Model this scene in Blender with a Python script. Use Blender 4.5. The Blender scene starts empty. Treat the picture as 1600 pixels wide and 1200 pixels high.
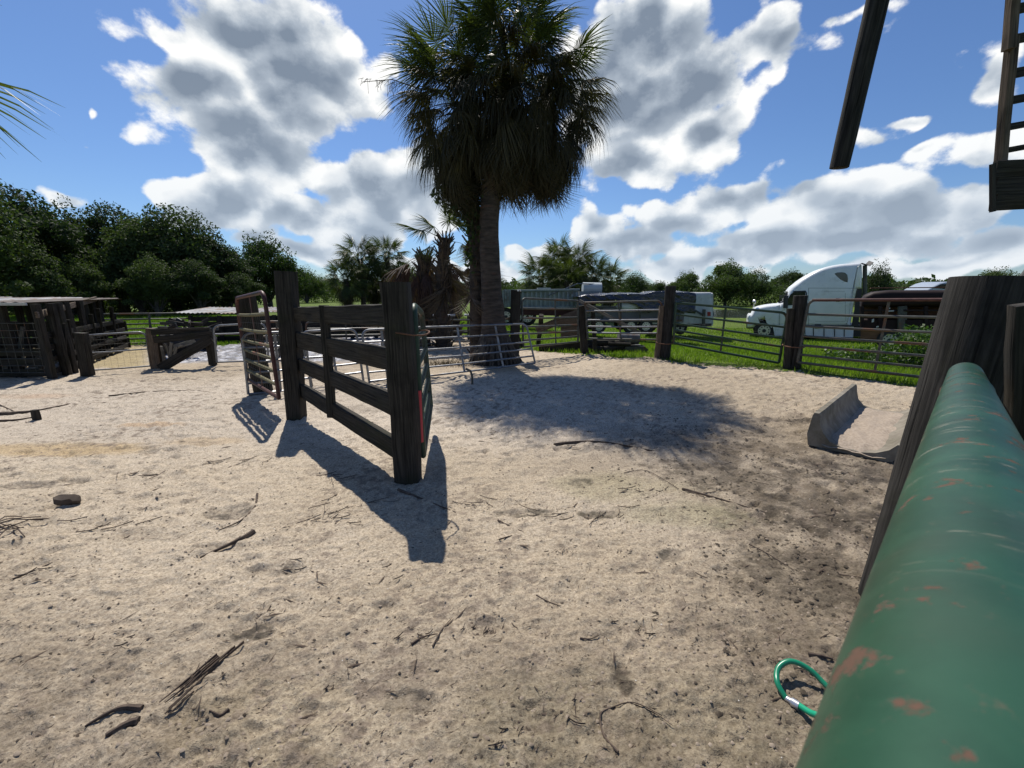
import bpy, math, random
import numpy as np
from mathutils import Vector, Matrix
R = math.radians
random.seed(11)
SC = bpy.context.scene
COL = SC.collection

# ------------------------------------------------------------------ camera, world, sun, exposure
EYE = Vector((0.0, 0.0, 1.7))
FOC = 650.0 / 1600.0
PITCH = math.atan(144.0 / 650.0)
cam_d = bpy.data.cameras.new('camera'); cam = bpy.data.objects.new('camera', cam_d); COL.objects.link(cam)
cam.location = EYE; cam.rotation_euler = (math.pi / 2 - PITCH, 0, 0)
cam_d.sensor_width = 36.0; cam_d.lens = FOC * 36.0
cam_d.clip_start = 0.02; cam_d.clip_end = 3000.0
cam_d.dof.use_dof = True; cam_d.dof.focus_distance = 6.0; cam_d.dof.aperture_fstop = 14.0
SC.camera = cam

SUN_AZ, SUN_EL = -20.5, 56.0          # degrees from +Y towards +X, and above the horizon
W = bpy.data.worlds.new('World'); SC.world = W; W.use_nodes = True
W.cycles.sampling_method = 'MANUAL'; W.cycles.sample_map_resolution = 256
nt = W.node_tree; nt.nodes.clear()
def N(tree, typ, **kw):
    n = tree.nodes.new(typ)
    for k, v in kw.items(): setattr(n, k, v)
    return n
def L(tree, a, b): tree.links.new(a, b)
def sock(tree, s, val):
    if hasattr(val, 'links') or isinstance(val, bpy.types.NodeSocket): tree.links.new(val, s)
    else: s.default_value = val
def M(tree, op, a, b=0.0, c=0.0, clamp=False):
    n = tree.nodes.new('ShaderNodeMath'); n.operation = op; n.use_clamp = clamp
    sock(tree, n.inputs[0], a); sock(tree, n.inputs[1], b)
    if op in ('SMOOTH_MAX', 'SMOOTH_MIN', 'MULTIPLY_ADD', 'WRAP', 'COMPARE'): sock(tree, n.inputs[2], c)
    return n.outputs[0]
def VM(tree, op, a, b=None, c=None, out=0):
    n = tree.nodes.new('ShaderNodeVectorMath'); n.operation = op
    sock(tree, n.inputs[0], a)
    if b is not None: sock(tree, n.inputs[1], b)
    if c is not None: sock(tree, n.inputs[2], c)
    return n.outputs[out]
def NOISE(tree, vec, scale, detail=4.0, rough=0.5, dist=0.0, out='Fac'):
    n = tree.nodes.new('ShaderNodeTexNoise'); n.noise_dimensions = '3D'
    sock(tree, n.inputs['Vector'], vec); n.inputs['Scale'].default_value = scale
    n.inputs['Detail'].default_value = detail; n.inputs['Roughness'].default_value = rough
    n.inputs['Distortion'].default_value = dist
    return n.outputs[out]
def RAMP(tree, fac, stops, interp='LINEAR'):
    n = tree.nodes.new('ShaderNodeValToRGB'); n.color_ramp.interpolation = interp
    e = n.color_ramp.elements
    while len(e) > 1: e.remove(e[-1])
    e[0].position = stops[0][0]; e[0].color = col4(stops[0][1])
    for p, c in stops[1:]:
        x = e.new(p); x.color = col4(c)
    sock(tree, n.inputs[0], fac)
    return n.outputs[0]
def col4(c):
    if isinstance(c, (int, float)): return (c, c, c, 1)
    return (c[0], c[1], c[2], 1)
def MIX(tree, fac, a, b, mode='MIX'):
    n = tree.nodes.new('ShaderNodeMix'); n.data_type = 'RGBA'; n.blend_type = mode
    sock(tree, n.inputs[0], fac)
    sock(tree, n.inputs[6], col4(a) if isinstance(a, (tuple, float, int)) else a)
    sock(tree, n.inputs[7], col4(b) if isinstance(b, (tuple, float, int)) else b)
    return n.outputs[2]
def MAPR(tree, v, a, b, c=0.0, d=1.0, kind='SMOOTHSTEP'):
    n = tree.nodes.new('ShaderNodeMapRange'); n.interpolation_type = kind
    sock(tree, n.inputs[0], v); n.inputs[1].default_value = a; n.inputs[2].default_value = b
    n.inputs[3].default_value = c; n.inputs[4].default_value = d
    return n.outputs[0]

tc = N(nt, 'ShaderNodeTexCoord')
dirv = VM(nt, 'NORMALIZE', tc.outputs['Generated'])
sky = N(nt, 'ShaderNodeTexSky'); sky.sky_type = 'NISHITA'; sky.sun_disc = False
sky.sun_elevation = R(SUN_EL); sky.sun_rotation = R(SUN_AZ)
sky.altitude = 0; sky.air_density = 1.0; sky.dust_density = 0.4; sky.ozone_density = 3.0
# cumulus: lobes given as (azimuth, elevation, half width, half height) in degrees
CLOUDS = [
 (-28.6, 24.3, 12.6, 5.7), (-24.1, 21.5, 9.0, 7.5), (-34.3, 18.6, 7.4, 4.4), (-29.2, 15.1, 9.8, 5.3), (-24.3, 25.1, 6.0, 4.1),
 (-36.1, 23.0, 3.7, 2.9), (-33.5, 9.1, 6.8, 3.6), (-25.5, 9.1, 6.5, 3.6), (-18.1, 12.4, 7.8, 5.0), (-16.1, 8.9, 8.9, 3.8),
 (-11.3, 12.1, 5.9, 5.2), (-30.3, 6.0, 6.0, 2.5), (-19.4, 6.2, 7.2, 2.7), (-25.2, 4.5, 8.8, 2.1), (15.6, 26.4, 12.0, 4.8),
 (20.8, 22.0, 9.4, 6.4), (26.9, 24.2, 9.1, 3.1), (13.9, 20.4, 8.6, 5.6), (23.4, 16.4, 5.8, 3.9), (15.0, 14.3, 7.3, 3.5),
 (12.2, 24.0, 7.1, 4.6), (30.5, 22.9, 4.8, 1.4), (27.3, 10.3, 8.3, 3.1), (34.6, 8.9, 7.2, 3.9), (40.9, 7.6, 7.1, 3.6),
 (46.1, 7.0, 6.0, 3.3), (38.8, 5.2, 11.0, 2.9), (47.8, 3.6, 6.6, 2.8), (30.4, 5.0, 9.4, 2.9), (20.7, 8.0, 7.0, 3.0),
 (16.3, 6.0, 9.9, 2.5), (6.7, 4.6, 8.0, 2.3), (10.7, 7.3, 6.0, 2.3), (23.9, 3.5, 12.1, 1.9), (45.3, 2.1, 9.1, 1.5),
 (41.4, 15.6, 3.5, 1.4), (38.9, 14.3, 3.1, 1.4), (42.4, 12.3, 2.8, 1.1), (46.8, 11.4, 2.4, 2.3), (46.5, 17.4, 1.6, 3.2),
 (35.3, 25.1, 3.3, 0.6), (-41.8, 15.6, 0.5, 0.8), (-42.7, 12.8, 1.0, 0.5), (-44.9, 8.2, 1.3, 1.0), (-8.4, 3.0, 10.6, 2.1),
 (1.7, 5.8, 4.5, 1.2),
]
def cloud_density(dv, acc=None):
    sp = N(nt, 'ShaderNodeSeparateXYZ'); L(nt, dv, sp.inputs[0])
    az = M(nt, 'ARCTAN2', sp.outputs[0], sp.outputs[1])
    el = M(nt, 'ARCSINE', sp.outputs[2])
    warp = N(nt, 'ShaderNodeTexNoise'); L(nt, dv, warp.inputs['Vector']); warp.inputs['Scale'].default_value = 7.0
    warp.inputs['Detail'].default_value = 3.0
    w = VM(nt, 'MULTIPLY', VM(nt, 'SUBTRACT', warp.outputs['Color'], (0.5, 0.5, 0.5)), (0.16, 0.12, 0.0))
    cb = N(nt, 'ShaderNodeCombineXYZ'); L(nt, az, cb.inputs[0]); L(nt, el, cb.inputs[1])
    p = VM(nt, 'ADD', cb.outputs[0], w)
    given = acc
    for a, e, ra, re in (CLOUDS if given is None else []):
        a, e, ra, re = R(a), R(e), R(ra), R(re)
        q = VM(nt, 'MULTIPLY_ADD', p, (1 / ra, 1 / re, 0), (-a / ra, -e / re, 0))
        wt = min(1.0, 0.38 + math.degrees(ra) * math.degrees(re) / 45)
        g = M(nt, 'MULTIPLY_ADD', VM(nt, 'LENGTH', q, out=1), -wt, wt)
        acc = g if acc is None else M(nt, 'SMOOTH_MAX', acc, g, 0.25)
    # everywhere else round the sky: the same kind of scattered cumulus, denser near the horizon
    if given is None:
      lowb = M(nt, 'ADD', MAPR(nt, el, R(-2), R(40), 0.02, -0.55, 'LINEAR'), MAPR(nt, el, R(2), R(9), 0.55, 0.0))
      behind = MAPR(nt, sp.outputs[1], 0.25, -0.2, -0.75, 0.0)
      far = M(nt, 'ADD', M(nt, 'MULTIPLY', M(nt, 'SUBTRACT', NOISE(nt, VM(nt, 'MULTIPLY', dv, (1, 1, 2.0)), 2.2, 2.0), 0.5), 3.2), M(nt, 'ADD', lowb, behind))
      acc = M(nt, 'MAXIMUM', acc, far)
    st = VM(nt, 'MULTIPLY', dv, (1, 1, 1.35))
    f1 = NOISE(nt, st, 6.0, 8.0, 0.62)
    vo = N(nt, 'ShaderNodeTexVoronoi', feature='SMOOTH_F1'); vo.inputs['Scale'].default_value = 15.0
    vo.inputs['Smoothness'].default_value = 0.35
    L(nt, VM(nt, 'ADD', st, VM(nt, 'MULTIPLY', warp.outputs['Color'], (0.08, 0.08, 0.08))), vo.inputs['Vector'])
    puff = M(nt, 'SUBTRACT', 0.45, vo.outputs['Distance'])
    d = M(nt, 'MULTIPLY_ADD', M(nt, 'SUBTRACT', f1, 0.5), 1.55, acc)
    return M(nt, 'MULTIPLY_ADD', puff, 0.80, d), el, acc
sd = Vector((math.sin(R(SUN_AZ)) * math.cos(R(SUN_EL)), math.cos(R(SUN_AZ)) * math.cos(R(SUN_EL)), math.sin(R(SUN_EL))))
D0, EL, BASE = cloud_density(dirv)
toward = VM(nt, 'NORMALIZE', VM(nt, 'ADD', dirv, tuple(sd * 0.055)))
D1, _, _ = cloud_density(toward, BASE)
cover = MAPR(nt, D0, 0.03, 0.24)
thick = MAPR(nt, M(nt, 'ADD', M(nt, 'MULTIPLY', BASE, 0.70), M(nt, 'MULTIPLY', D0, 0.50)), 0.12, 1.25)
side = MAPR(nt, M(nt, 'SUBTRACT', D0, D1), -0.35, 0.45)     # thinner towards the sun: lit side
br = M(nt, 'MULTIPLY_ADD', side, 0.80, M(nt, 'MULTIPLY_ADD', thick, -1.0, 0.56), clamp=True)
ccol = RAMP(nt, br, [(0.0, (0.24, 0.30, 0.39)), (0.4, (0.46, 0.53, 0.62)), (0.7, (0.80, 0.85, 0.90)), (1.0, (1.15, 1.15, 1.13))])
SKY_K = 0.075
skyc = MIX(nt, 1.0, sky.outputs[0], (0.82, 1.02, 1.30), 'MULTIPLY')
ccol_s = MIX(nt, 1.0, ccol, (1.0 / SKY_K * 0.84,) * 3, 'MULTIPLY')
hz = MAPR(nt, EL, R(0), R(22), 0.45, 0.0)                    # distant air in front of far clouds
ccol_s = MIX(nt, hz, ccol_s, (0.50 / SKY_K, 0.60 / SKY_K, 0.72 / SKY_K))
fin = MIX(nt, cover, skyc, ccol_s)
bg = N(nt, 'ShaderNodeBackground'); L(nt, fin, bg.inputs[0]); bg.inputs[1].default_value = SKY_K
wo = N(nt, 'ShaderNodeOutputWorld'); L(nt, bg.outputs[0], wo.inputs[0])

sl = bpy.data.lights.new('sun', 'SUN'); sl.energy = 5.0; sl.angle = R(0.5); sl.color = (1.0, 0.94, 0.85)
so = bpy.data.objects.new('sun', sl); COL.objects.link(so)
so.rotation_euler = (-sd).to_track_quat('-Z', 'Y').to_euler()
so.location = (0, 0, 30)
SC.view_settings.view_transform = 'Standard'; SC.view_settings.look = 'None'
SC.view_settings.exposure = 0.14; SC.view_settings.gamma = 1.0
SC.view_settings.use_curve_mapping = False
SC.render.engine = 'CYCLES'

# ------------------------------------------------------------------ small geometry helpers
FWD = Vector((0, math.cos(PITCH), -math.sin(PITCH))); UPV = Vector((0, math.sin(PITCH), math.cos(PITCH)))
def ray(u, v): return Vector((1, 0, 0)) * ((u - 800) / 650.0) + UPV * ((600 - v) / 650.0) + FWD
def G(u, v, z=0.0):                     # the point of the level z seen at (u, v) in the photograph
    d = ray(u, v); return EYE + d * ((z - EYE.z) / d.z)
def D(u, v, Y):                         # the point at distance Y seen at (u, v)
    d = ray(u, v); return EYE + d * (Y / d.y)

ROOT = {}
def root_loc(p):
    while p is not None:
        if p.name in ROOT: return ROOT[p.name]
        p = p.parent
    return Vector((0, 0, 0))
def thing(name, label, cat, loc, group=None, kind=None):
    o = bpy.data.objects.new(name, None); COL.objects.link(o); o.location = loc
    o.empty_display_size = 0.2
    ROOT[o.name] = Vector(loc); o['label'] = label; o['category'] = cat
    if group: o['group'] = group
    if kind: o['kind'] = kind
    return o
def tag(o, label, cat, group=None, kind=None):
    o['label'] = label; o['category'] = cat
    if group: o['group'] = group
    if kind: o['kind'] = kind
    return o

class MB:
    def __init__(s): s.v = []; s.f = []; s.uv = []
    def quad_strip(s, rings, closed=True, uvs=None, cap=True):
        b = len(s.v); n = len(rings[0])
        for r in rings: s.v.extend(r)
        for i in range(len(rings) - 1):
            for j in range(n if closed else n - 1):
                k = (j + 1) % n
                s.f.append((b + i * n + j, b + i * n + k, b + (i + 1) * n + k, b + (i + 1) * n + j))
                if uvs:
                    u0, u1 = uvs[0][i], uvs[0][i + 1]; v0, v1 = uvs[1][j], uvs[1][j + 1]
                    s.uv.append(((u0, v0), (u0, v1), (u1, v1), (u1, v0)))
                else: s.uv.append(None)
        if cap and closed:
            s.f.append(tuple(b + j for j in range(n))[::-1]); s.uv.append(None)
            s.f.append(tuple(b + (len(rings) - 1) * n + j for j in range(n))); s.uv.append(None)
    def tube(s, pts, r, n=10, cap=True, wob=0.0):
        pts = [Vector(p) for p in pts]
        rr = r if isinstance(r, (list, tuple)) else [r] * len(pts)
        t0 = (pts[1] - pts[0]).normalized()
        a = Vector((0, 0, 1)) if abs(t0.z) < 0.9 else Vector((1, 0, 0))
        x = t0.cross(a).normalized(); rings = []; us = [0.0]; off = random.random() * 9
        for i, p in enumerate(pts):
            if i == 0: t = t0
            elif i == len(pts) - 1: t = (pts[i] - pts[i - 1]).normalized()
            else: t = (pts[i + 1] - pts[i - 1]).normalized()
            x = (x - t * x.dot(t)).normalized(); y = t.cross(x)
            rg = []
            for j in range(n):
                th = 2 * math.pi * j / n
                q = rr[i] * (1 + (random.uniform(-wob, wob) if wob else 0))
                rg.append(p + x * (math.cos(th) * q) + y * (math.sin(th) * q))
            rings.append(rg)
            if i: us.append(us[-1] + (pts[i] - pts[i - 1]).length)
        per = 2 * math.pi * max(rr)
        s.quad_strip(rings, True, ([u + off for u in us], [per * j / n for j in range(n + 1)]), cap)
        return s
    def beam(s, p0, p1, w, t, side=None, seg=1, jit=0.0, ch=0.12, w1=None, t1=None):
        # chamfered rectangular timber: w along 'side', t across it
        p0, p1 = Vector(p0), Vector(p1); d = (p1 - p0); ln = d.length; d.normalize()
        sx = Vector(side) if side is not None else (Vector((0, 0, 1)) if abs(d.z) < 0.8 else Vector((1, 0, 0)))
        sx = (sx - d * sx.dot(d)).normalized(); sy = d.cross(sx)
        w1 = w if w1 is None else w1; t1 = t if t1 is None else t1
        c = min(w, t) * ch; off = random.random() * 9; rings = []; us = []
        for i in range(seg + 1):
            k = i / seg; ww = (w + (w1 - w) * k) / 2; tt = (t + (t1 - t) * k) / 2; p = p0 + d * (ln * k)
            sh = [(-ww, -tt + c), (-ww + c, -tt), (ww - c, -tt), (ww, -tt + c), (ww, tt - c), (ww - c, tt), (-ww + c, tt), (-ww, tt - c)]
            rings.append([p + sx * (a + random.uniform(-jit, jit)) + sy * (b + random.uniform(-jit, jit) * 0.6) for a, b in sh])
            us.append(off + ln * k)
        vs = [0, c, w - c, w, w + t - c, w + t, 2 * w + t - c, 2 * w + t, 2 * (w + t)]
        s.quad_strip(rings, True, (us, vs)); return s
    def box(s, c, sz, rz=0.0, ch=0.04):
        c = Vector(c); d = Vector((math.cos(rz), math.sin(rz), 0))
        return s.beam(c - d * sz[0] / 2, c + d * sz[0] / 2, sz[2], sz[1], (0, 0, 1), 1, 0, ch)
    def prism(s, poly, vec):            # closed outline pushed along vec
        b = len(s.v); n = len(poly); vec = Vector(vec)
        s.v.extend([Vector(p) for p in poly]); s.v.extend([Vector(p) + vec for p in poly])
        s.f.append(tuple(range(b, b + n))[::-1]); s.uv.append(None)
        s.f.append(tuple(range(b + n, b + 2 * n))); s.uv.append(None)
        for j in range(n):
            k = (j + 1) % n
            s.f.append((b + j, b + k, b + n + k, b + n + j)); s.uv.append(None)
        return s
    def ball(s, c, r, n=8, m=6, sq=(1, 1, 1), jit=0.0):
        c = Vector(c); b = len(s.v); rings = []
        for i in range(m + 1):
            ph = math.pi * i / m
            rings.append([c + Vector((r * sq[0] * math.sin(ph) * math.cos(2 * math.pi * j / n), r * sq[1] * math.sin(ph) * math.sin(2 * math.pi * j / n), r * sq[2] * math.cos(ph))) * 1.0
                          + Vector([random.uniform(-jit, jit) for _ in range(3)]) * r for j in range(n)])
        for e in (0, m):
            q = rings[e][0]; rings[e] = [q.copy() for _ in range(n)]
        s.quad_strip(rings, True, None, False); return s
    def mesh(s, name, mat, org, smooth=False):
        me = bpy.data.meshes.new(name)
        me.from_pydata([tuple(v - org) for v in s.v], [], s.f)
        uvl = me.uv_layers.new(name='UVMap'); k = 0; arr = np.zeros(len(me.loops) * 2, dtype=np.float32)
        for f, u in zip(s.f, s.uv):
            for j, vi in enumerate(f):
                if u: a, b = u[j]
                else: q = s.v[vi]; a, b = q.x + q.y * 0.7, q.z
                arr[2 * k] = a; arr[2 * k + 1] = b; k += 1
        uvl.data.foreach_set('uv', arr)
        if smooth is True: me.polygons.foreach_set('use_smooth', [True] * len(me.polygons))
        me.materials.append(mat); me.validate(); me.update()
        if smooth == 'auto':
            me.polygons.foreach_set('use_smooth', [True] * len(me.polygons)); me.set_sharp_from_angle(angle=R(38))
        return me
    def build(s, name, mat, parent=None, loc=None, smooth='auto'):
        if parent is not None: org = root_loc(parent)
        elif loc is not None: org = Vector(loc)
        else:
            xs = [v.x for v in s.v]; ys = [v.y for v in s.v]; zs = [v.z for v in s.v]
            org = Vector(((min(xs) + max(xs)) / 2, (min(ys) + max(ys)) / 2, min(zs)))
        me = s.mesh(name, mat, org, smooth)
        o = bpy.data.objects.new(name, me); COL.objects.link(o)
        if parent is not None: o.parent = parent
        else: o.location = org; ROOT[o.name] = org
        return o
def np_mesh(name, V, F, mat, smooth=True, loc=(0, 0, 0), attrs=None):
    V = np.asarray(V, dtype=np.float32); F = np.asarray(F, dtype=np.int32)
    me = bpy.data.meshes.new(name); k = F.shape[1]
    me.vertices.add(len(V)); me.vertices.foreach_set('co', V.ravel())
    me.loops.add(F.size); me.loops.foreach_set('vertex_index', F.ravel())
    me.polygons.add(len(F)); me.polygons.foreach_set('loop_start', np.arange(0, F.size, k, dtype=np.int32))
    me.polygons.foreach_set('loop_total', np.full(len(F), k, dtype=np.int32))
    if smooth: me.polygons.foreach_set('use_smooth', np.ones(len(F), dtype=bool))
    me.update(calc_edges=True)
    if attrs:
        for an, arr in attrs.items():
            at = me.attributes.new(an, 'FLOAT_COLOR', 'POINT'); at.data.foreach_set('color', np.asarray(arr, dtype=np.float32).ravel())
    me.materials.append(mat)
    return me
def place(name, me, loc=(0, 0, 0), parent=None, rot=None, scale=None, matrix=None):
    o = bpy.data.objects.new(name, me); COL.objects.link(o)
    if parent is not None: o.parent = parent
    if matrix is not None: o.matrix_local = matrix
    else:
        o.location = loc
        if rot: o.rotation_euler = rot
        if scale: o.scale = scale if hasattr(scale, '__len__') else (scale,) * 3
    if parent is None: ROOT[o.name] = Vector(loc)
    return o

# ------------------------------------------------------------------ noise in numpy
_rs = np.random.RandomState(5); _T = _rs.rand(256, 256).astype(np.float32)
def vnoise(x, y, sd=0):
    x = x + sd * 17.31; y = y + sd * 9.77
    xi = np.floor(x).astype(np.int64); yi = np.floor(y).astype(np.int64)
    fx = x - xi; fy = y - yi; fx = fx * fx * fx * (fx * (fx * 6 - 15) + 10); fy = fy * fy * fy * (fy * (fy * 6 - 15) + 10)
    a = _T[xi & 255, yi & 255]; b = _T[(xi + 1) & 255, yi & 255]; c = _T[xi & 255, (yi + 1) & 255]; d = _T[(xi + 1) & 255, (yi + 1) & 255]
    return (a * (1 - fx) + b * fx) * (1 - fy) + (c * (1 - fx) + d * fx) * fy - 0.5
def fbm(x, y, s, o=4, sd=0, g=0.5):
    r = 0; a = 1.0
    for i in range(o):
        th = 0.6 + i * 1.1; cx, sx = math.cos(th), math.sin(th)
        r = r + a * vnoise((x * cx - y * sx) * s, (x * sx + y * cx) * s, sd + i * 3); s *= 2.03; a *= g
    return r
def hoof(x, y, cell, r, sd, keep):
    # scattered oval prints: one candidate per cell, with a pushed up rim
    xi = np.floor(x / cell).astype(np.int64); yi = np.floor(y / cell).astype(np.int64); out = np.zeros(x.shape)
    for dx in (-1, 0, 1):
        for dy in (-1, 0, 1):
            cx, cy = xi + dx, yi + dy; h = lambda a, b: _T[(cx * a + sd * 7) & 255, (cy * b + sd * 13) & 255]
            px = (cx + h(3, 5)) * cell; py = (cy + h(7, 11)) * cell; on = (h(13, 17) < keep); an = h(5, 23) * 3.14; s = .7 + .6 * h(19, 3)
            ux, uy = x - px, y - py; a = (ux * np.cos(an) + uy * np.sin(an)) / (r * s * 1.35); b = (-ux * np.sin(an) + uy * np.cos(an)) / (r * s * .85)
            q = a * a + b * b; out = out + on * (-np.exp(-q * q * 1.4) + .42 * np.exp(-(np.sqrt(q) - 1.35) ** 2 * 9))
    return out
def sstep(a, b, x):
    t = np.clip((x - a) / (b - a), 0, 1); return t * t * (3 - 2 * t)
def poly_sd(px, py, poly):              # signed distance, positive inside
    d = np.full(px.shape, 1e9); inside = np.zeros(px.shape, bool); n = len(poly)
    for i in range(n):
        ax, ay = poly[i]; bx, by = poly[(i + 1) % n]
        ex, ey = bx - ax, by - ay; wx, wy = px - ax, py - ay
        t = np.clip((wx * ex + wy * ey) / (ex * ex + ey * ey), 0, 1)
        d = np.minimum(d, (wx - ex * t) ** 2 + (wy - ey * t) ** 2)
        c = ((ay > py) != (by > py)) & (px < (bx - ax) * (py - ay) / ((by - ay) if by != ay else 1e-9) + ax)
        inside ^= c
    return np.where(inside, 1, -1) * np.sqrt(d)

# ------------------------------------------------------------------ materials
def new_mat(name):
    m = bpy.data.materials.new(name); m.use_nodes = True
    t = m.node_tree; b = t.nodes['Principled BSDF']; return m, t, b
def coords(t, kind='Object', scale=(1, 1, 1)):
    c = N(t, 'ShaderNodeTexCoord'); return VM(t, 'MULTIPLY', c.outputs[kind], tuple(scale))
def bump(t, b, h, st=0.4, dist=0.01):
    n = N(t, 'ShaderNodeBump'); n.inputs['Strength'].default_value = st; n.inputs['Distance'].default_value = dist
    L(t, h, n.inputs['Height']); L(t, n.outputs[0], b.inputs['Normal'])
def weathered(name, c0, c1, c2=None, rough=0.75, kind='UV', scale=(1, 1, 1), ns=6.0, metal=0.0, patch=(0.55, 0.7), ps=2.0, bs=0.3, bd=0.004, spec=0.3):
    m, t, b = new_mat(name); v = coords(t, kind, scale)
    n1 = NOISE(t, v, ns, 6.0, 0.62)
    c = MIX(t, MAPR(t, n1, 0.3, 0.7), c0, c1)
    if c2 is not None:
        n2 = NOISE(t, VM(t, 'ADD', v, (3.1, 7.7, 1.3)), ps, 5.0, 0.65)
        k = MAPR(t, n2, patch[0], patch[1]); c = MIX(t, k, c, c2)
    L(t, c, b.inputs['Base Color']); b.inputs['Roughness'].default_value = rough; b.inputs['Metallic'].default_value = metal
    b.inputs['Specular IOR Level'].default_value = spec
    bump(t, b, n1, bs, bd); return m
def wood(name, dark, light, moss=None, streak=26.0):
    m, t, b = new_mat(name); v = coords(t, 'UV', (1.0, streak, 1.0))
    n1 = NOISE(t, v, 2.2, 8.0, 0.65, 0.3); n2 = NOISE(t, coords(t, 'Object'), 3.5, 4.0, 0.6)
    crack = MAPR(t, NOISE(t, coords(t, 'UV', (0.8, 30, 1)), 1.7, 3.0, 0.5, 0.6), 0.40, 0.34)
    c = MIX(t, MAPR(t, n1, 0.3, 0.72), dark, light)
    c = MIX(t, M(t, 'MULTIPLY', MAPR(t, n2, 0.45, 0.75), 0.6), c, tuple(x * 0.55 for x in dark))
    if moss is not None:
        n3 = NOISE(t, coords(t, 'Object'), 1.7, 6.0, 0.7); c = MIX(t, M(t, 'MULTIPLY', MAPR(t, n3, 0.5, 0.68), 0.7), c, moss)
    c = MIX(t, M(t, 'MULTIPLY', crack, 0.7), c, tuple(x * 0.25 for x in dark))
    L(t, c, b.inputs['Base Color']); b.inputs['Roughness'].default_value = 0.85; b.inputs['Specular IOR Level'].default_value = 0.2
    h = M(t, 'SUBTRACT', n1, crack); bump(t, b, h, 0.8, 0.006); return m
def leafy(name, c0, c1, trans=0.35, rough=0.5, tip=None):
    m, t, b = new_mat(name)
    oi = N(t, 'ShaderNodeObjectInfo'); n1 = NOISE(t, coords(t, 'Object'), 1.3, 3.0)
    n2 = NOISE(t, coords(t, 'Object'), 23.0, 2.0)
    k = MAPR(t, M(t, 'ADD', M(t, 'ADD', M(t, 'MULTIPLY', n1, 0.6), M(t, 'MULTIPLY', n2, 0.6)), M(t, 'MULTIPLY', oi.outputs['Random'], 0.35)), 0.5, 1.05)
    c = MIX(t, k, c0, c1)
    L(t, c, b.inputs['Base Color']); b.inputs['Roughness'].default_value = rough
    b.inputs['Specular IOR Level'].default_value = 0.35
    tr = N(t, 'ShaderNodeBsdfTranslucent'); L(t, MIX(t, 1.0, c, (1.3, 1.5, 0.6), 'MULTIPLY'), tr.inputs[0])
    mx = N(t, 'ShaderNodeMixShader'); mx.inputs[0].default_value = trans
    L(t, b.outputs[0], mx.inputs[1]); L(t, tr.outputs[0], mx.inputs[2]); L(t, mx.outputs[0], t.nodes['Material Output'].inputs[0])
    return m
def plain(name, c, rough=0.5, metal=0.0, spec=0.5):
    m, t, b = new_mat(name); b.inputs['Base Color'].default_value = col4(c)
    b.inputs['Roughness'].default_value = rough; b.inputs['Metallic'].default_value = metal; b.inputs['Specular IOR Level'].default_value = spec
    return m

WOOD_DARK = wood('weathered_dark_wood', (0.016, 0.014, 0.012), (0.058, 0.052, 0.043), (0.036, 0.038, 0.020))
WOOD_GREY = wood('grey_weathered_wood', (0.085, 0.080, 0.070), (0.25, 0.235, 0.21), (0.09, 0.095, 0.06))
WOOD_BROWN = wood('brown_weathered_wood', (0.075, 0.055, 0.040), (0.20, 0.155, 0.115))
POST_OLD = wood('creosote_post', (0.010, 0.0095, 0.009), (0.056, 0.052, 0.047), (0.026, 0.026, 0.017), 20.0)
GALV = weathered('galvanised_tube', (0.15, 0.155, 0.165), (0.25, 0.26, 0.275), (0.16, 0.12, 0.09), 0.45, ns=8, metal=0.7, patch=(0.6, 0.72))
DARKTUBE = weathered('dark_painted_tube', (0.045, 0.050, 0.045), (0.10, 0.10, 0.085), (0.13, 0.065, 0.035), 0.5, ns=7, patch=(0.52, 0.66))
GREENTUBE = weathered('green_painted_tube', (0.018, 0.040, 0.026), (0.040, 0.070, 0.044), (0.08, 0.045, 0.026), 0.45, ns=7, patch=(0.56, 0.68))
REDTUBE = weathered('faded_red_tube', (0.055, 0.018, 0.017), (0.11, 0.048, 0.040), (0.05, 0.036, 0.026), 0.5, ns=7, patch=(0.5, 0.7))
MOSSTUBE = weathered('lichen_covered_tube', (0.10, 0.095, 0.05), (0.19, 0.17, 0.09), (0.22, 0.10, 0.07), 0.75, ns=10, patch=(0.55, 0.7))
WIRE = plain('wire', (0.12, 0.12, 0.11), 0.6, 0.4)
RUST = weathered('rusty_steel', (0.10, 0.050, 0.030), (0.20, 0.10, 0.06), (0.06, 0.04, 0.035), 0.8)
BLACK = plain('black_rubber', (0.018, 0.018, 0.019), 0.7)
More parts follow.
